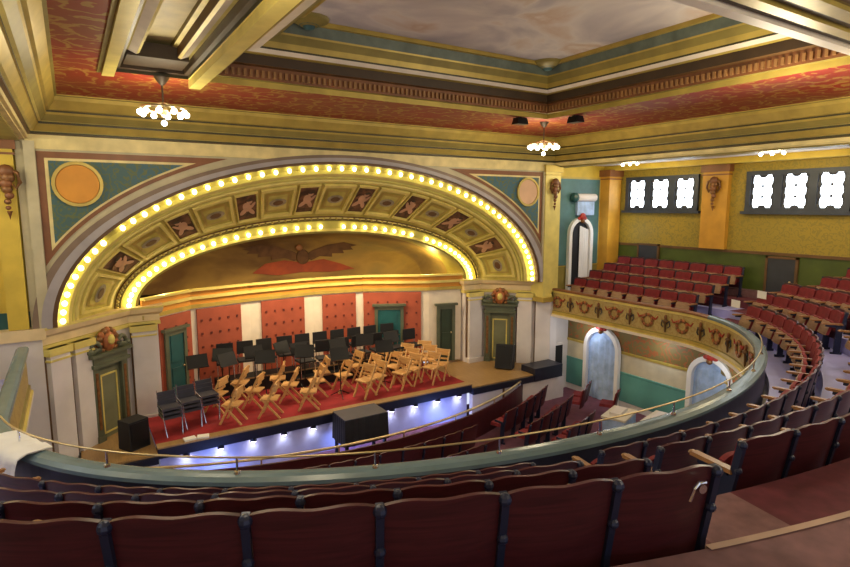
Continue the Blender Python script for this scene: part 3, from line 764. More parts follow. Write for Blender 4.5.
stands = [(3.15, 14.4), (4.0, 14.15), (5.05, 14.15), (5.75, 13.4), (7.12, 13.5), (2.45, 14.6), (3.1, 14.95), (3.9, 14.8), (4.7, 14.85), (5.05, 14.5), (6.12, 14.35), (7.0, 14.5), (7.85, 14.4)]
st = mk_stand()
for i, (x, y) in enumerate(stands):
    l = f'black music stand in the {"nearer" if i < 5 else "farther"} line among the chairs, {ORD[i if i < 5 else i-5]} from the draped stack'
    rz = random.uniform(-.5, .5)
    if i == 0: st.location = (x, y, ZS); st['label'] = l; st.rotation_euler = (0, 0, rz)
    else: copy_tree(st, (x, y, ZS), rz, l)
# risers
for nm, x0, x1, y0, y1, z, lab in (('riser', 5.0, 9.0, 14.66, 14.97, .25, 'low black riser with a pale front edge along the set, behind the music stands'), ('riser', 3.0, 8.4, 14.99, 15.52, .40, 'higher black riser right against the red panels')):
    t = thing('stage_riser', lab, 'riser', ((x0+x1)/2, (y0+y1)/2, ZS)); w, dd = (x1-x0)/2, (y1-y0)/2
    mb = MB(); mb.box((-w, -dd, 0), (w, dd, z), 'black'); mb.build('riser_box', t)
    mb = MB(); mb.box((-w, -dd-.02, z-.03), (w, -dd, z+.005), 'tanfloor'); mb.build('edge_strip', t)
bc = mk_black_chair()
pos = [(3.25+i*.55, 15.24, ZS+.4) for i in range(10)]+[(5.3+i*.58, 14.80, ZS+.25) for i in range(7)]
for i, (x, y, z) in enumerate(pos):
    up = i < 10
    l = f'black padded chair on the {"higher" if up else "lower"} riser, {ORD[i if up else i-10]} from the draped stack end'
    if i == 0: bc.location = (x, y, z); bc['label'] = l; bc.rotation_euler = (0, 0, random.uniform(-.2, .2))
    else: copy_tree(bc, (x, y, z), random.uniform(-.2, .2), l)
# dark stacked chairs with pale legs at the stage side
for i, (x, y, rz) in enumerate(((1.58, 13.15, .15), (2.02, 13.38, .15), (2.46, 13.60, .15))):
    t = thing('chair_stack', ['stack of dark chairs with bright legs nearest the loudspeaker', 'middle stack of dark chairs with bright legs', 'stack of dark chairs with bright legs nearest the red carpet'][i], 'chairs', (x, y, ZS), rz, 'stacked dark chairs at the stage side')
    for k in range(3):
        mb = MB(); mb.box((-.2, -.2+.02*k, .38+.09*k), (.2, .2+.02*k, .43+.09*k), 'box'); mb.build('seat', t)
        mb = MB(); mb.box((-.19, .2+.03*k, .48+.09*k), (.19, .23+.03*k, .70+.09*k), 'box'); mb.build('backrest', t)
        for s in (-1, 1):
            mb = MB(); mb.tube([(s*.16, -.26+.02*k, 0), (s*.20, -.20+.02*k, .42+.09*k), (s*.19, .19+.03*k, .45+.09*k), (s*.19, .22+.03*k, .75+.09*k)], .014, 'chrome', 6); mb.build('chrome_leg', t)
# loudspeakers
def speaker(label, loc, rz, w, d, h, tilt):
    t = thing('loudspeaker', label, 'loudspeaker', loc, rz); mt = Matrix.Rotation(tilt, 4, 'X')
    mb = MB(); mb.box((-w/2, -d/2, 0), (w/2, d/2, h), 'black', mt, .96); mb.build('cabinet', t)
    mb = MB(); mb.box((-w*.42, -d/2-.008, h*.06), (w*.42, -d/2+.02, h*.94), 'blackmet', mt); mb.build('speaker_grille', t)
speaker('black upright loudspeaker on the platform in front of the bronze-crested portal', (.83, 13.0, .92), .5, .46, .4, .62, 0)
speaker('slanted black stage monitor on the tan platform before the golden-crested portal', (11.3, 13.35, .93), -.9, .55, .45, .75, R(-12))
# papers on the stage lip
for i, (x, y, rz) in enumerate(((1.85, 12.5, .1), (2.12, 12.48, -.2))):
    mb = MB(); mt = Matrix.Translation((x, y, 1.03)) @ Matrix.Rotation(rz, 4, 'Z')
    mb.box((-.12, -.09, 0), (.12, .09, .035), 'paper', mt)
    tag(mb.build('paper_pile'), ['white paper pile on the stage lip, nearest the stacked chairs', 'white paper pile on the stage lip, second from the stacked chairs'][i], 'paper', 'white papers on the stage lip')
# black draped table in the pit
t = thing('draped_table', 'black draped tall table with slate top standing in the blue-lit pit', 'table', (5.62, 11.95, 0))
mb = MB(); mb.box((-.56, -.36, 1.03), (.56, .36, 1.08), 'box'); mb.build('tabletop', t)
mb = MB(); ring = []
for k in range(96):
    q = k/96*4; sd = int(q); f = q-sd
    x, y = [(-.57+1.14*f, -.37), (.57, -.37+.74*f), (.57-1.14*f, .37), (-.57, .37-.74*f)][sd]
    wv = 1+.018*math.sin(k*PI/2*1.0)
    ring.append((x*wv, y*wv))
mb.grid([[(x*.99, y*.99, 1.06) for x, y in ring], [(x, y, .8) for x, y in ring], [(x*1.02, y*1.02, .42) for x, y in ring]], 'black', close=True, flip=True); mb.build('table_skirt', t)
for sx in (-1, 1):
    for sy in (-1, 1):
        mb = MB(); mb.box((sx*.5-.035, sy*.3-.035, 0), (sx*.5+.035, sy*.3+.035, 1.03), 'blackmet'); mb.build('leg', t)
# pit rail
pit = thing('pit_rail', 'curved brass rail with dark panel between the pit and the stalls seats', 'railing', (0, 0, 0))
def arc(x): return 21.35-math.sqrt(10.5**2-(x-5.7)**2)
xs = [-.2+i*.32 for i in range(38)]
mb = MB(); mb.tube([(x, arc(x), .82) for x in xs], .03, 'brass', 8); mb.build('handrail', pit, True)
mb = MB(); mb.grid([[(x, arc(x), 0) for x in xs], [(x, arc(x), .70) for x in xs], [(x, arc(x)-.05, .70) for x in xs], [(x, arc(x)-.05, 0) for x in xs]], 'back'); mb.build('rail_panel', pit)
for i in range(0, 38, 5):
    mb = MB(); mb.tube([(xs[i], arc(xs[i])-.02, 0), (xs[i], arc(xs[i])-.02, .82)], .02, 'brass', 6); mb.build('post', pit)

# ------------------------------------------------------------------ balcony
bal = MB()
T0, T1 = 140, 406
# parapet
par = MB()
ribbon(par, [(.12, 2.7), (.12, 3.35)], T0, T1, 150, 'navy')
ribbon(par, [(.12, 3.35), (.14, 3.36), (.14, 3.40), (.10, 3.435), (.05, 3.445), (-.01, 3.445), (-.05, 3.43), (-.06, 3.40), (-.06, 3.36)], T0, 346, 130, 'tealcap')
ribbon(par, [(.12, 3.35), (.12, 3.40), (.08, 3.42), (-.03, 3.42), (-.06, 3.40), (-.06, 3.36)], 346, T1, 40, 'redbrown')
struct(par.build('trim_balcony_parapet'))
par = MB()
ribbon(par, [(-.06, 3.36), (-.02, 3.34), (-.02, 3.28), (.0, 3.27), (.0, 2.72), (-.03, 2.70), (-.03, 2.62), (-.07, 2.60), (-.07, 2.52), (.9, 2.50)], T0, T1, 150,
       mats=['gold', 'goldlite', 'olive', 'fascia', 'olive', 'gold', 'goldlite', 'pale', 'ivory'])
struct(par.build('trim_balcony_fascia'))
# tiers
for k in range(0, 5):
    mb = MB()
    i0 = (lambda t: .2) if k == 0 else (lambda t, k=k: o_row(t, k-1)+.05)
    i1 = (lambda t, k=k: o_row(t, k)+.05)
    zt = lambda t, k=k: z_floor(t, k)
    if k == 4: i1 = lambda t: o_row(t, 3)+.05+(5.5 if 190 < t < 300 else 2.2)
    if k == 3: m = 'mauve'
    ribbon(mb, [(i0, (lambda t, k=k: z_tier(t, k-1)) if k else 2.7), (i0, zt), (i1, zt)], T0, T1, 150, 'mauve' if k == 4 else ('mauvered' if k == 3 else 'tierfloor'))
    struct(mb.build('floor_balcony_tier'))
mb = MB()
ribbon(mb, [(lambda t: o_row(t, 3)+.03, lambda t: z_floor(t, 4)-.03), (lambda t: o_row(t, 3)+.03, lambda t: z_floor(t, 4)+.006), (lambda t: o_row(t, 3)+.07, lambda t: z_floor(t, 4)+.006)], 246.0, 285, 40, 'nosing')
struct(mb.build('trim_step_nosing'))
mb = MB(); ribbon(mb, [(lambda t: o_row(t, 2)+.06, lambda t: z_floor(t, 3)+.008), (lambda t: o_row(t, 3)+.0, lambda t: z_floor(t, 3)+.008)], 248, 252.5, 6, 'mauve'); struct(mb.build('floor_aisle_runner'))
for k in range(4):
    mb = MB(); ribbon(mb, [((lambda t: .22) if k == 0 else (lambda t, k=k: o_row(t, k-1)+.06), lambda t, k=k: z_floor(t, k)+.008), (lambda t, k=k: o_row(t, k)+.05, lambda t, k=k: z_floor(t, k)+.008)], 349.8, 356.8, 6, 'mauvered'); struct(mb.build('floor_side_aisle_runner'))
# wall below the balcony, window side
uw = lambda t: .82
mb = MB(); ribbon(mb, [(uw, 0), (uw, .18), (.80, .19), (.80, 1.02), (.79, 1.04), (.79, 1.08), (.82, 1.09), (.82, 1.62), (.79, 1.63), (.79, 1.70), (.81, 1.71), (.81, 2.42), (.77, 2.44), (.77, 2.5)], 285, 406, 90,
       mats=['white', 'white', 'dado', 'dado', 'dado', 'dado', 'ivory', 'gold', 'gold', 'gold', 'frieze', 'gold', 'gold'])
struct(mb.build('wall_under_balcony'))
mb = MB(); ribbon(mb, [(.82, 0), (.82, 2.5)], 140, 200, 30, 'ivory'); struct(mb.build('wall_under_far_balcony'))
# fascia ornaments: wreaths and torches by turns
wre = MB()
pts = [(0, 0)]*0
for k in range(14):
    a = 2*PI*k/14; wre.ball((.14*math.cos(a), -.01, .14*math.sin(a)), .045, 'leaf' if k % 2 else 'bronze', 5, (1, .6, 1))
for s in (-1, 1):
    wre.tube([(s*.14, -.01, .1), (s*.24, -.01, .05), (s*.30, -.01, .14)], [.02, .018, .01], 'redorn', 6)
wre = wre.mesh('wreath_relief', True)
tor = MB(); tor.lathe([(.01, -.22), (.02, -.2), (.03, .02), (.06, .05), (.06, .08), (.03, .10)], (0, -.02, 0), 'brown', 8); tor.ball((0, -.02, .15), .05, 'redbrown', 6, (.8, .6, 1.4))
for s in (-1, 1): tor.tube([(s*.03, -.01, .0), (s*.10, -.01, .07), (s*.12, -.01, -.05), (s*.07, -.01, -.1)], .014, 'winframe', 6)
tor = tor.mesh('torch_relief', True)
cnt = [0, 0]
tq = 402.; side = 0
while tq > 296:
    p = off(tq, -.015); n = normal(tq); rz = math.atan2(n.y, n.x)-PI/2
    o = link('fascia_wreath' if side == 0 else 'fascia_torch', wre if side == 0 else tor, None, (p.x, p.y, 3.0)); o.rotation_euler = (0, 0, rz)
    o.scale = (1.05, 1.05, 1.05)
    tag(o, f'{"russet wreath" if side == 0 else "dark torch"} relief on the gold balcony front, {ORD[cnt[side]]} from the stage pier', 'ornament', 'reliefs on the balcony front')
    cnt[side] += 1; side = 1-side
    step = .55
    tq -= step/((base(tq)-base(tq-1)).length)

# balcony rail on posts
rail = thing('balcony_rail', 'thin brass guard rail on slim posts along the curved balcony edge', 'railing', (0, 0, 0))
mb = MB(); ts = [188+i*1.5 for i in range(int((318-188)/1.5)+1)]
mb.tube([(*off(t, .04), 3.605) for t in ts], .011, 'brass', 8); mb.build('handrail', rail, True)
pm = None; s = 0; t = 196.; acc = 0
while t < 318:
    p = off(t, .04)
    if pm is None:
        mb = MB(); mb.tube([(0, 0, 0), (0, 0, .16)], .010, 'chrome', 6); mb.lathe([(.035, 0), (.03, .02), (.012, .03)], (0, 0, 0), 'chrome', 8); pm = mb.mesh('post')
    link('post', pm, rail, (p.x, p.y, 3.445))
    t += 1.27/((base(t+1)-base(t)).length)
# white cloth over the parapet
tcl = 189.5
mb = MB(); rows = []
for j in range(9):
    f = j/8; row = []
    for i in range(13):
        t = 191+10*i/12; w = .02*math.sin(i*1.9+j*.7)+.015*math.sin(i*3.1)
        if f < .35: o, z = -.09+f/.35*.36, 3.46+.012*math.sin(i*2.+j)
        else: q = (f-.35)/.65; o, z = .27+w+.03*q, 3.45-q*.34*(1+.2*math.sin(i*.9))
        row.append((*off(t, o), z))
    rows.append(row)
mb.grid(rows, 'cloth'); mb.grid([[(x, y, z+.012) for x, y, z in r] for r in rows], 'cloth', flip=True)
tag(mb.build('cloth', None, True), 'white cloth draped over the teal balcony edge', 'cloth')

# ------------------------------------------------------------------ theatre seats
def smooth_panel(mb, w, z0, z1, y0, y1, th, mat, crown=.02, bow=.03, nx=14, nz=6, edge=0.):
    fr = []; bk = []
    for j in range(nz+1):
        f = j/nz; rf = []; rb = []
        for i in range(nx+1):
            g = i/nx*2-1
            z = lerp(z0, z1, f)+(crown*(1-abs(g)**2.5)-.006*math.cos(g*PI*1.6) if j == nz else 0)
            y = lerp(y0, y1, f)-bow*(1-g*g)
            rf.append((g*w/2, y+th, z)); rb.append((g*w/2, y, z))
        fr.append(rf); bk.append(rb)
    mb.grid(fr, mat, flip=True); mb.grid(bk, mat)
    for a, b in ((fr[0], bk[0]), (bk[-1], fr[-1])): mb.grid([a, b], mat)
    mb.grid([[r[0] for r in fr], [r[0] for r in bk]], mat, flip=True); mb.grid([[r[-1] for r in fr], [r[-1] for r in bk]], mat)
# local frame: y points to the stage, origin on the tier floor below the back's top edge
shell = MB(); smooth_panel(shell, .49, .26, .835, .10, -.0, .022, 'back'); shell = shell.mesh('back_shell', True)
cush = MB(); smooth_panel(cush, .47, .42, .795, .098, .028, .045, 'plush', crown=.018); cush = cush.mesh('back_cushion', True)
pan = MB(); smooth_panel(pan, .40, .36, .60, .29, .21, .02, 'tanply', crown=.02, bow=-.02); pan = pan.mesh('seat_underside', True)
padm = MB(); smooth_panel(padm, .43, .37, .62, .25, .17, .045, 'plush', crown=.02, bow=-.02); padm = padm.mesh('seat_pad', True)
std = MB(); std.box((-.018, .03, 0), (.018, .22, .05), 'iron'); std.bar((0, .12, .03), (0, .10, .56), .03, .11, 'iron', (0, 1, 0)); std.bar((0, .11, .25), (0, .005, .83), .034, .05, 'iron', (0, 1, 0))
std.ball((0, -.0, .81), .03, 'iron', 6); std.ball((0, .02, .62), .026, 'iron', 6); std.bar((0, .10, .55), (0, .34, .57), .026, .05, 'iron')
std = std.mesh('side_standard')
armm = MB(); armm.box((-.032, .05, .585), (.032, .40, .615), 'armwood', None, .92); armm.ball((0, .40, .60), .032, 'armwood', 6, (1, .8, .5)); armm = armm.mesh('armrest')
PARTS = (('back_shell', shell, 0), ('back_cushion', cush, 0), ('seat_underside', pan, 0), ('seat_pad', padm, 0), ('side_standard', std, -.265), ('armrest', armm, -.265))
proto = None
def seat(loc, rz, label, group, last=False):
    t = thing('theatre_seat', label, 'seat', loc, rz, group)
    for nm, me, x in PARTS: link(nm, me, t, (x, 0, 0))
    if last:
        link('side_standard', std, t, (.265, 0, 0)); link('armrest', armm, t, (.265, 0, 0))
    return t
ROWS = ['front row', 'second row', 'third row', 'fourth row', 'fifth row']
def place_row(k, ta, tb, label, group, reverse=False, pitch=.53, lim=None):
    """seats at equal pitch along row k between two angles; counted from tb end if reverse"""
    N = 400; P = []; S = [0.]
    for i in range(N+1):
        t = lerp(ta, tb, i/N); P.append((off(t, o_row(t, k)), t))
    for i in range(N): S.append(S[-1]+(P[i+1][0]-P[i][0]).length)
    n = int(S[-1]//pitch); out = []
    for j in range(n):
        s = S[-1]-(j+.5)*pitch if reverse else (j+.5)*pitch
        i = next(i for i in range(N) if S[i+1] >= s); f = (s-S[i])/(S[i+1]-S[i])
        p = P[i][0].lerp(P[i+1][0], f); t = lerp(P[i][1], P[i+1][1], f); out.append((p, t))
    num = 0
    for j, (p, t) in enumerate(out):
        z = z_tier(t, k); nrm = normal(t)
        if p.x > XWR-.2: continue
        if not (seen((p.x, p.y, z+.84), 40) or seen((p.x, p.y, z+.3), 5)): continue
        rz = math.atan2(nrm.y, nrm.x)+PI/2
        o = seat((p.x, p.y, z), rz, label.format(row=ROWS[k], n=ORD[num]), group, last=(j == 0 if reverse else j == n-1) )
        num += 1
        LAST.append(o)
LAST = []
TA1 = [248.6, 248.4, 248.2, 246.4]
for k in range(4):
    place_row(k, 190, TA1[k], 'maroon seat seen from behind, {row} of the near block, {n} from the steps', 'seats of the near balcony block', reverse=True)
    if k == 3: END = [o for o in LAST if 'fourth row' in o['label'] and 'first from' in o['label']][0]
TB = [254.4, 254.0, 253.6]
for k in range(3):
    place_row(k, TB[k], 318 if k else 345, 'dark red seat past the carpeted landing, {row} round the curve, {n} from landing', 'seats round the balcony curve')
DST = [None, 322, 322, 312, 312]
for k in range(1, 5):
    place_row(k, DST[k], 349 if k < 3 else 346, 'red tan-bottomed seat in the balcony corner, {row}, {n} from the side aisle', 'seats in the balcony corner', reverse=True)
for k in range(4):
    place_row(k, 357.5, 403, 'red tip-up seat under the windows, {row}, {n} from the stage end', 'seats of the side balcony', reverse=True)
# bright number holder on the end seat
mb = MB(); mb.tube([(.10, -.03, .70), (.115, -.035, .76), (.14, -.035, .785), (.18, -.03, .78)], .008, 'chrome', 6)
mb.lathe([(.022, 0), (.022, .012), (.001, .012)], (0, 0, 0), 'chrome', 10, Matrix.Translation((.165, -.022, .75)) @ Matrix.Rotation(PI/2, 4, 'X'))
o = mb.build('coat_hook', END); o['label'] = 'bright chrome hook'
END['label'] = 'maroon end seat seen from behind with a bright chrome hook by the steps'
# white cards on the row ends by the side aisle
for i, (t, k) in enumerate(((347.8, 0), (347.6, 1))):
    p = off(t, o_row(t, k)); z = z_tier(t, k); n = normal(t)
    mb = MB(); mt = Matrix.Translation((p.x-n.x*.02, p.y-n.y*.02, z+.80)) @ Matrix.Rotation(math.atan2(n.y, n.x)+PI/2, 4, 'Z')
    mb.box((-.14, .06, -.10), (.14, .07, .08), 'paper', mt); tag(mb.build('card'), ['white card on the front row end by the side aisle', 'white card on the second row end by the side aisle'][i], 'card', 'white cards on the row ends')

# stalls seats in rows curved to the stage
mb = MB(); smooth_panel(mb, .5, .30, .86, .10, -.0, .03, 'back'); oback = mb.mesh('back_shell', True)
mb = MB(); smooth_panel(mb, .46, .44, .82, .10, .03, .045, 'plush'); ocush = mb.mesh('back_cushion', True)
mb = MB(); mb.box((-.22, .12, .40), (.22, .50, .48), 'plush', None, .95); oseat = mb.mesh('seat_pad')
for j in range(7):
    rad = 11.35+.86*j; n = 0
    for i in range(-14, 16):
        a = (i*.55+.27)/rad
        x = 5.7+rad*math.sin(a); y = 21.35-rad*math.cos(a)
        if x > 11.6-.25*j or x < 0: continue
        if abs(i*.55+.27-2.75) < .56: continue       # centre aisle
        pr = seen((x, y, .86), 0)
        if not pr: continue
        # only the seats that show above the balcony edge
        ex = pr[0]
        edge = 474 if ex < 330 else 474-(ex-330)*.155 if ex < 520 else 444-(ex-520)*.30
        if pr[1] > edge+2: continue
        t = thing('stalls_seat', f'dark red stalls seat beyond the balcony edge, {ORD[j]} row behind the pit, {ORD[n]} from the house side', 'seat', (x, y, 0), a, 'stalls seats behind the pit rail')
        t['label'] = f'dark red stalls seat, {ORD[j]} row from the pit rail, {ORD[n]} counting towards the windows'
        link('back_shell', oback, t, (0, 0, 0)); link('back_cushion', ocush, t, (0, 0, 0)); link('seat_pad', oseat, t, (0, 0, 0)); link('side_standard', std, t, (-.265, 0, 0))
        n += 1
for i, (x, y, rz) in enumerate(((12.15, 10.75, .5), (12.65, 11.05, .55), (12.75, 10.1, .55))):
    t = thing('stalls_seat', ['red stalls seat before the blue-draped opening, farther from the wall', 'red stalls seat before the blue-draped opening, closer to the wall', 'red stalls seat between the pale desk and the blue-draped opening'][i], 'seat', (x, y, 0), rz, 'red seats along the wall under the balcony')
    for nm, me in (('back_shell', oback), ('back_cushion', ocush), ('seat_pad', oseat)): link(nm, me, t, (0, 0, 0))
# control desks at the back of the stalls
for i, (x, y, w, d, h, rz) in enumerate(((11.35, 8.95, .95, .6, .86, .35), (11.9, 8.15, 1.0, .65, .86, .25))):
    t = thing('control_desk', ['pale topped desk in the stalls nearer the stage, seen past the rail', 'pale topped desk in the stalls nearer the balcony edge'][i], 'desk', (x, y, 0), rz)
    mb = MB(); mb.box((-w/2, -d/2, h-.05), (w/2, d/2, h), 'tabletop'); mb.build('desk_top', t)
    mb = MB(); mb.box((-w/2+.03, -d/2+.03, .05), (w/2-.03, d/2-.03, h-.05), 'drape' if i == 0 else 'tealcap'); mb.build('desk_body', t)
    mb = MB(); mb.box((-w*.3, -.1, h), (w*.3, .16, h+.07), 'stone'); mb.build('console', t)

# ------------------------------------------------------------------ arched openings
def arched(label, loc, rz, w, h, half_dark, name='arched_opening'):
    t = thing(name, label, 'opening', loc, rz); r = w/2; n = 16
    arcp = lambda rr: [(-rr, 0)]+[(rr*math.cos(PI-PI*k/n), h-w/2+rr*math.sin(PI-PI*k/n)) for k in range(n+1)]+[(rr, 0)]
    po, pi_ = arcp(r), arcp(r-.13)
    mb = MB()
    rows = [[(x, 0, z) for x, z in po], [(x, -.12, z) for x, z in po], [(x, -.12, z) for x, z in pi_], [(x, .02, z) for x, z in pi_]]
    mb.grid(rows, 'white'); mb.build('arch_frame', t)
    mb = MB(); mb.add([(x, -.005, z) for x, z in pi_], [tuple(range(len(pi_)))], 'dark' if half_dark else 'drape'); mb.build('opening_back', t)
    mb = MB(); x0, x1 = (-.02, r-.15) if half_dark else (-r+.26, r-.15)
    rows = []
    for k in range(2):
        rows.append([(lerp(x0, x1, i/16), -.05+.018*math.sin(i*1.8), [.0, h-.28-abs(lerp(x0, x1, i/16))*.35][k]) for i in range(17)])
    mb.grid(rows, 'white' if half_dark else 'drape'); mb.build('drape', t, True)
    mb = MB(); mb.ball((0, -.14, h+.02), .13, 'redorn', 8, (1, .6, 1)); mb.ball((0, -.14, h-.12), .08, 'bronze', 6)
    for s in (-1, 1): mb.ball((s*.13, -.12, h-.03), .07, 'redorn', 6, (1.2, .6, .8)); 
    mb.build('keystone_ornament', t, True)
    return t
arched('white arched opening with red keystone and pale drape on the teal niche wall', (14.43, YW+.36, 2.88), 0, 1.12, 2.75, True)
arched('white arched opening with blue drape and red keystone under the balcony, nearest the stage', (13.66, 11.5, 0.02), -PI/2, 1.36, 2.3, False)
arched('white arched opening under the balcony half hidden behind the curved balcony edge', (13.60, 7.95, 0.02), -PI/2-.08, 1.3, 2.2, False)
# banner-like painted panel over the niche opening
mb = MB(); mb.lathe([(.13, -.45), (.13, .45)], (0, 0, 0), 'stone', 12, Matrix.Translation((14.6, YW+.3, 6.28)) @ Matrix.Rotation(PI/2, 4, 'Y')); mb.box((14.2, YW+.25, 5.7), (15.0, YW+.35, 6.15), 'drape')
mb.ball((14.08, YW+.28, 6.28), .16, 'tealdeep', 6)
tag(mb.build('rolled_screen', None), 'rolled pale screen above the arched opening on the teal niche wall', 'screen')
# bracket ornaments
def bracket(loc, rz, label):
    t = thing('wall_bracket', label, 'ornament', loc, rz)
    mb = MB()
    for k in range(7): mb.ball((.02*math.sin(k*2), -.08, .28-.11*k), .12-.013*k, 'bronze' if k % 2 else 'redbrown', 6, (1.1, .7, 1))
    mb.lathe([(.05, -.12), (.02, -.2), (.001, -.28)], (0, -.06, -.32), 'bronze', 8); mb.build('foliage_drop', t, True)
    for s in (-1, 1):
        mb = MB(); mb.tube([(s*.06, -.08, .3), (s*.17, -.08, .25), (s*.2, -.08, .08), (s*.13, -.08, -.04), (s*.09, -.08, .04)], [.04, .04, .035, .03, .02], 'bronze', 6); mb.build('scroll_arm', t, True)
bracket((12.75, YW-.1, 6.45), 0, 'bronze foliage bracket on the pale pilaster beside the lit arch')
bracket((-.92, YW-.1, 6.35), 0, 'bronze foliage bracket on the yellow wall beyond the amber disc')
bracket((15.94, 9.63, 6.45), -PI/2, 'bronze foliage bracket on the amber pilaster between the windows')

# ------------------------------------------------------------------ windows and wall doors
def window(nm, y0, y1):
    z0, z1 = 5.86, 6.95; x = XWR
    w = bpy.data.objects.new(nm, None); C.objects.link(w); w.location = (x, (y0+y1)/2, z0); struct(w)
    L = y1-y0; h = z1-z0
    mb = MB(); 
    for a, b in ((-L/2, -L/2+.13), (-L/6-.10, -L/6+.10), (L/6-.10, L/6+.10), (L/2-.13, L/2)): mb.box((-.09, a, .02), (0, b, h-.02), 'winframe')
    mb.box((-.1, -L/2, 0), (0, L/2, .10), 'winframe'); mb.box((-.1, -L/2, h-.12), (0, L/2, h), 'winframe')
    mb.box((-.16, -L/2-.08, -.08), (0, L/2+.08, 0), 'winframe'); mb.build('window_frame', w)
    for c in (-1, 0, 1):
        y = c*L/3*.985; hw = L/6-.12
        mb = MB(); mb.add([(-.03, y-hw, .1), (-.03, y+hw, .1), (-.03, y+hw, h-.12), (-.03, y-hw, h-.12)], [(0, 1, 2, 3)], 'pane'); p = mb.build('window_pane', w)
        mb = MB(); 
        for q in range(4):                           # scalloped lead border and two roundels
            z = .1+(h-.22)*q/3
            for s in (-1, 1): mb.ball((-.045, y+s*hw*1.0, z), .085, 'lead', 8, (.3, 1, 1.2))
        for z in (.1, h-.12): mb.ball((-.045, y, z), .08, 'lead', 8, (.3, 1.4, .9))
        for q in (1, 2): mb.ball((-.045, y, .1+(h-.22)*q/3), .04, 'lead', 6, (.3, 1, 1))
        for s in (-1, 1): mb.box((-.05, y+s*hw-.05, .1), (-.035, y+s*hw+.05, h-.12), 'lead')
        mb.build('leadwork', p)
    return w
window('window_1', 10.2, 12.82); window('window_2', 6.25, 8.78); window('window_3', 2.3, 4.85)
for nm, a, b in (('window_4', 9.9, 12.4), ('window_5', 6.0, 8.5), ('window_6', 2.2, 4.8)):
    w_ = window(nm, a, b); w_.location.x = XWL; w_.rotation_euler = (0, 0, PI)
for nm, y0, y1, z1 in (('door_1', 11.5, 12.2, 4.72), ('door_2', 7.35, 8.05, 4.60)):
    mb = MB(); mb.box((XWR-.06, y0, 3.3), (XWR, y1, z1), 'lead'); mb.box((XWR-.08, y0-.06, 3.3), (XWR, y0, z1+.06), 'brown'); mb.box((XWR-.08, y1, 3.3), (XWR, y1+.06, z1+.06), 'brown'); mb.box((XWR-.08, y0-.06, z1), (XWR, y1+.06, z1+.06), 'brown')
    d = struct(mb.build(nm)); mb = MB(); mb.ball((XWR-.09, y0+.1, 4.0), .03, 'brass', 6); mb.build('door_handle', d)

for (x, y, rz, l) in ((BX1-.7, BY1+.12, 0, 'black spotlight on the red ceiling edge facing the arch, near the coffer corner'), (BX1+.14, BY1-.75, -PI/2, 'black spotlight on the red ceiling edge facing the windows, near the coffer corner')):
    t = thing('spotlight', l, 'spotlight', (x, y, ZC), rz)
    mb = MB(); mb.box((-.16, -.10, -.16), (.16, .12, -.02), 'blackmet', None, .8); mb.build('lamp_housing', t)
    mb = MB(); mb.tube([(0, 0, -.03), (0, 0, 0)], .03, 'blackmet', 6); mb.build('bracket', t)
# ------------------------------------------------------------------ chandeliers
def chandelier(label, loc, top, r, n, e=60):
    t = thing('chandelier', label, 'chandelier', loc)
    mb = MB(); mb.tube([(0, 0, .05), (0, 0, top)], .014, 'darkbrown', 6); mb.build('chain', t)
    mb = MB(); mb.lathe([(.001, top-.14), (.05, top-.10), (.10, top-.03), (.12, top)], (0, 0, 0), 'darkbrown', 10); mb.build('ceiling_rose', t, True)
    mb = MB(); mb.lathe([(r, -.02), (r+.015, 0), (r, .02), (r-.015, 0), (r, -.02)], (0, 0, .02), 'brass', 20)
    for k in range(4):
        a = PI*k/2; mb.tube([(0, 0, .12), (r*math.cos(a), r*math.sin(a), .02)], .01, 'brass', 6)
    mb.lathe([(.001, -.12), (.05, -.08), (.07, 0), (.03, .12)], (0, 0, 0), 'brass', 8); mb.build('ring_frame', t)
    for k in range(n):
        a = 2*PI*k/n; mb = MB(); mb.ball((r*math.cos(a), r*math.sin(a), -.05), .046, 'globe', 6); mb.build('globe', t, True)
    mb = MB(); mb.ball((0, 0, -.20), .045, 'globe', 6); mb.build('globe', t, True)
    ld = bpy.data.lights.new('chandelier_light', 'POINT'); ld.energy = e; ld.color = (1, .85, .56); ld.shadow_soft_size = .25
    lo = bpy.data.objects.new('chandelier_light', ld); C.objects.link(lo); lo.location = (loc[0], loc[1], loc[2]-.35)
chandelier('larger lit ring chandelier hanging below the red ceiling over the amber disc', (1.38, 10.0, 7.50), .5, .34, 10, 95)
chandelier('smaller lit ring chandelier at the coffer corner above the peach disc', (9.85, 10.35, 7.46), .54, .34, 10, 95)
def flush(label, loc):
    t = thing('ceiling_light', label, 'ceiling light', loc, 0, 'small lights under the side aisle ceiling')
    mb = MB(); mb.lathe([(.001, .02), (.16, .0), (.18, .06), (.18, .08)], (0, 0, 0), 'brass', 12); mb.build('fitting', t)
    for k in range(3):
        mb = MB(); mb.ball((0, (k-1)*.26, -.03), .045, 'globe', 6); mb.build('globe', t, True)
    ld = bpy.data.lights.new('aisle_light', 'POINT'); ld.energy = 60; ld.color = (1, .8, .42); ld.shadow_soft_size = .2
    lo = bpy.data.objects.new('aisle_light', ld); C.objects.link(lo); lo.location = (loc[0], loc[1], loc[2]-.3)
flush('small three-globe light above the first window, nearer the arch', (14.2, 11.26, 7.26))
flush('small three-globe light above the second window, farther from the arch', (14.2, 7.23, 7.26))

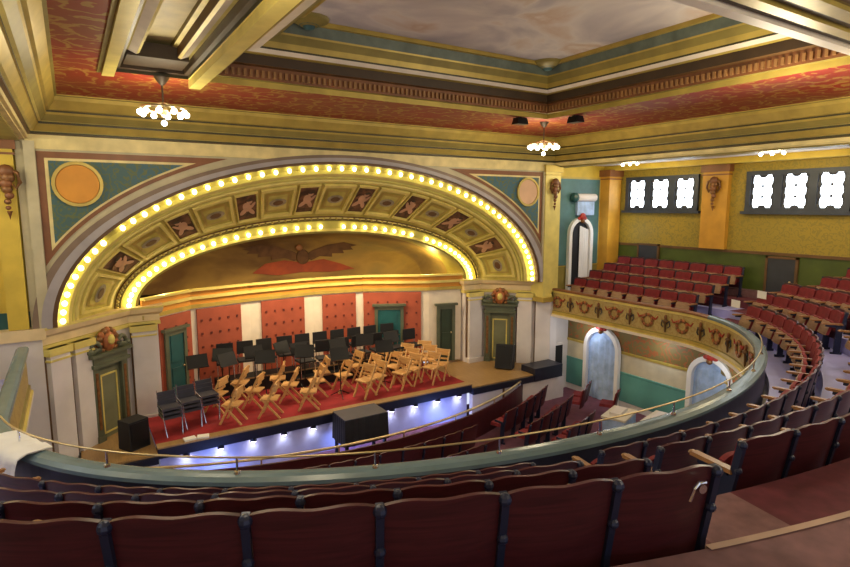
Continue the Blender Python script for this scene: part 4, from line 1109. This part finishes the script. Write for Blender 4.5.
# ------------------------------------------------------------------ light
def point(loc, e, col, s=.3):
    ld = bpy.data.lights.new('point_light', 'POINT'); ld.energy = e; ld.color = col; ld.shadow_soft_size = s
    lo = bpy.data.objects.new('point_light', ld); C.objects.link(lo); lo.location = loc
def area(loc, rot, e, col, sx, sy):
    ld = bpy.data.lights.new('stage_batten', 'AREA'); ld.shape = 'RECTANGLE'; ld.size = sx; ld.size_y = sy; ld.energy = e; ld.color = col
    lo = bpy.data.objects.new('stage_batten', ld); C.objects.link(lo); lo.location = loc; lo.rotation_euler = rot
# warm battens hidden behind the inner arch light the mural and the set
area((XC, 15.0, 4.75), (R(20), 0, 0), 90, (1, .66, .28), 5.5, .3)
for x in (1.9, 9.95): point((x, 15.75, 4.2), 55, (1, .78, .22), .1)
area((XC, 14.85, 4.85), (R(-14), 0, 0), 150, (1, .80, .55), 5, .3)
point((5.6, 12.0, .35), 45, (.2, .35, 1), .2)
for x in (2.4, 8.3): point((x, 12.0, .25), 30, (.2, .35, 1), .2)
for y, x in ((11.8, 13.2), (9.4, 13.2), (7.4, 12.8)): point((x, y, 2.2), 13, (.9, .95, 1), .15)
point((15.2, 12.6, 5.2), 10, (.7, .85, 1), .2)
# fill lights without fittings, added overhead to brighten the house
for x, y in ((1.2, 4.2), (9.0, 4.6), (10.9, 3.0), (6.1, -.5), (-.3, -1.5), (12, -1.5)): point((x, y, 7.3), 150, (1, .86, .60), .4)
for y in (3.6, -.5): point((14.2, y, 7.0), 60, (1, .8, .42), .2)
for y in (11.2, 7.2): point((-2.3, y, 6.9), 70, (1, .86, .5), .2)  # unseen lights added to brighten the yellow far wall
w = bpy.data.worlds.new('world'); bpy.context.scene.world = w; w.use_nodes = True
bg = w.node_tree.nodes['Background']; bg.inputs[0].default_value = (.80, .84, 1, 1); bg.inputs[1].default_value = 1.0

sc = bpy.context.scene
sc.view_settings.view_transform = 'Standard'; sc.view_settings.look = 'None'; sc.view_settings.gamma = 1; sc.view_settings.use_curve_mapping = False
sc.view_settings.exposure = 0.0
sc.cycles.use_denoising = True
sc.cycles.max_bounces = 6
sc.cycles.sample_clamp_indirect = 4
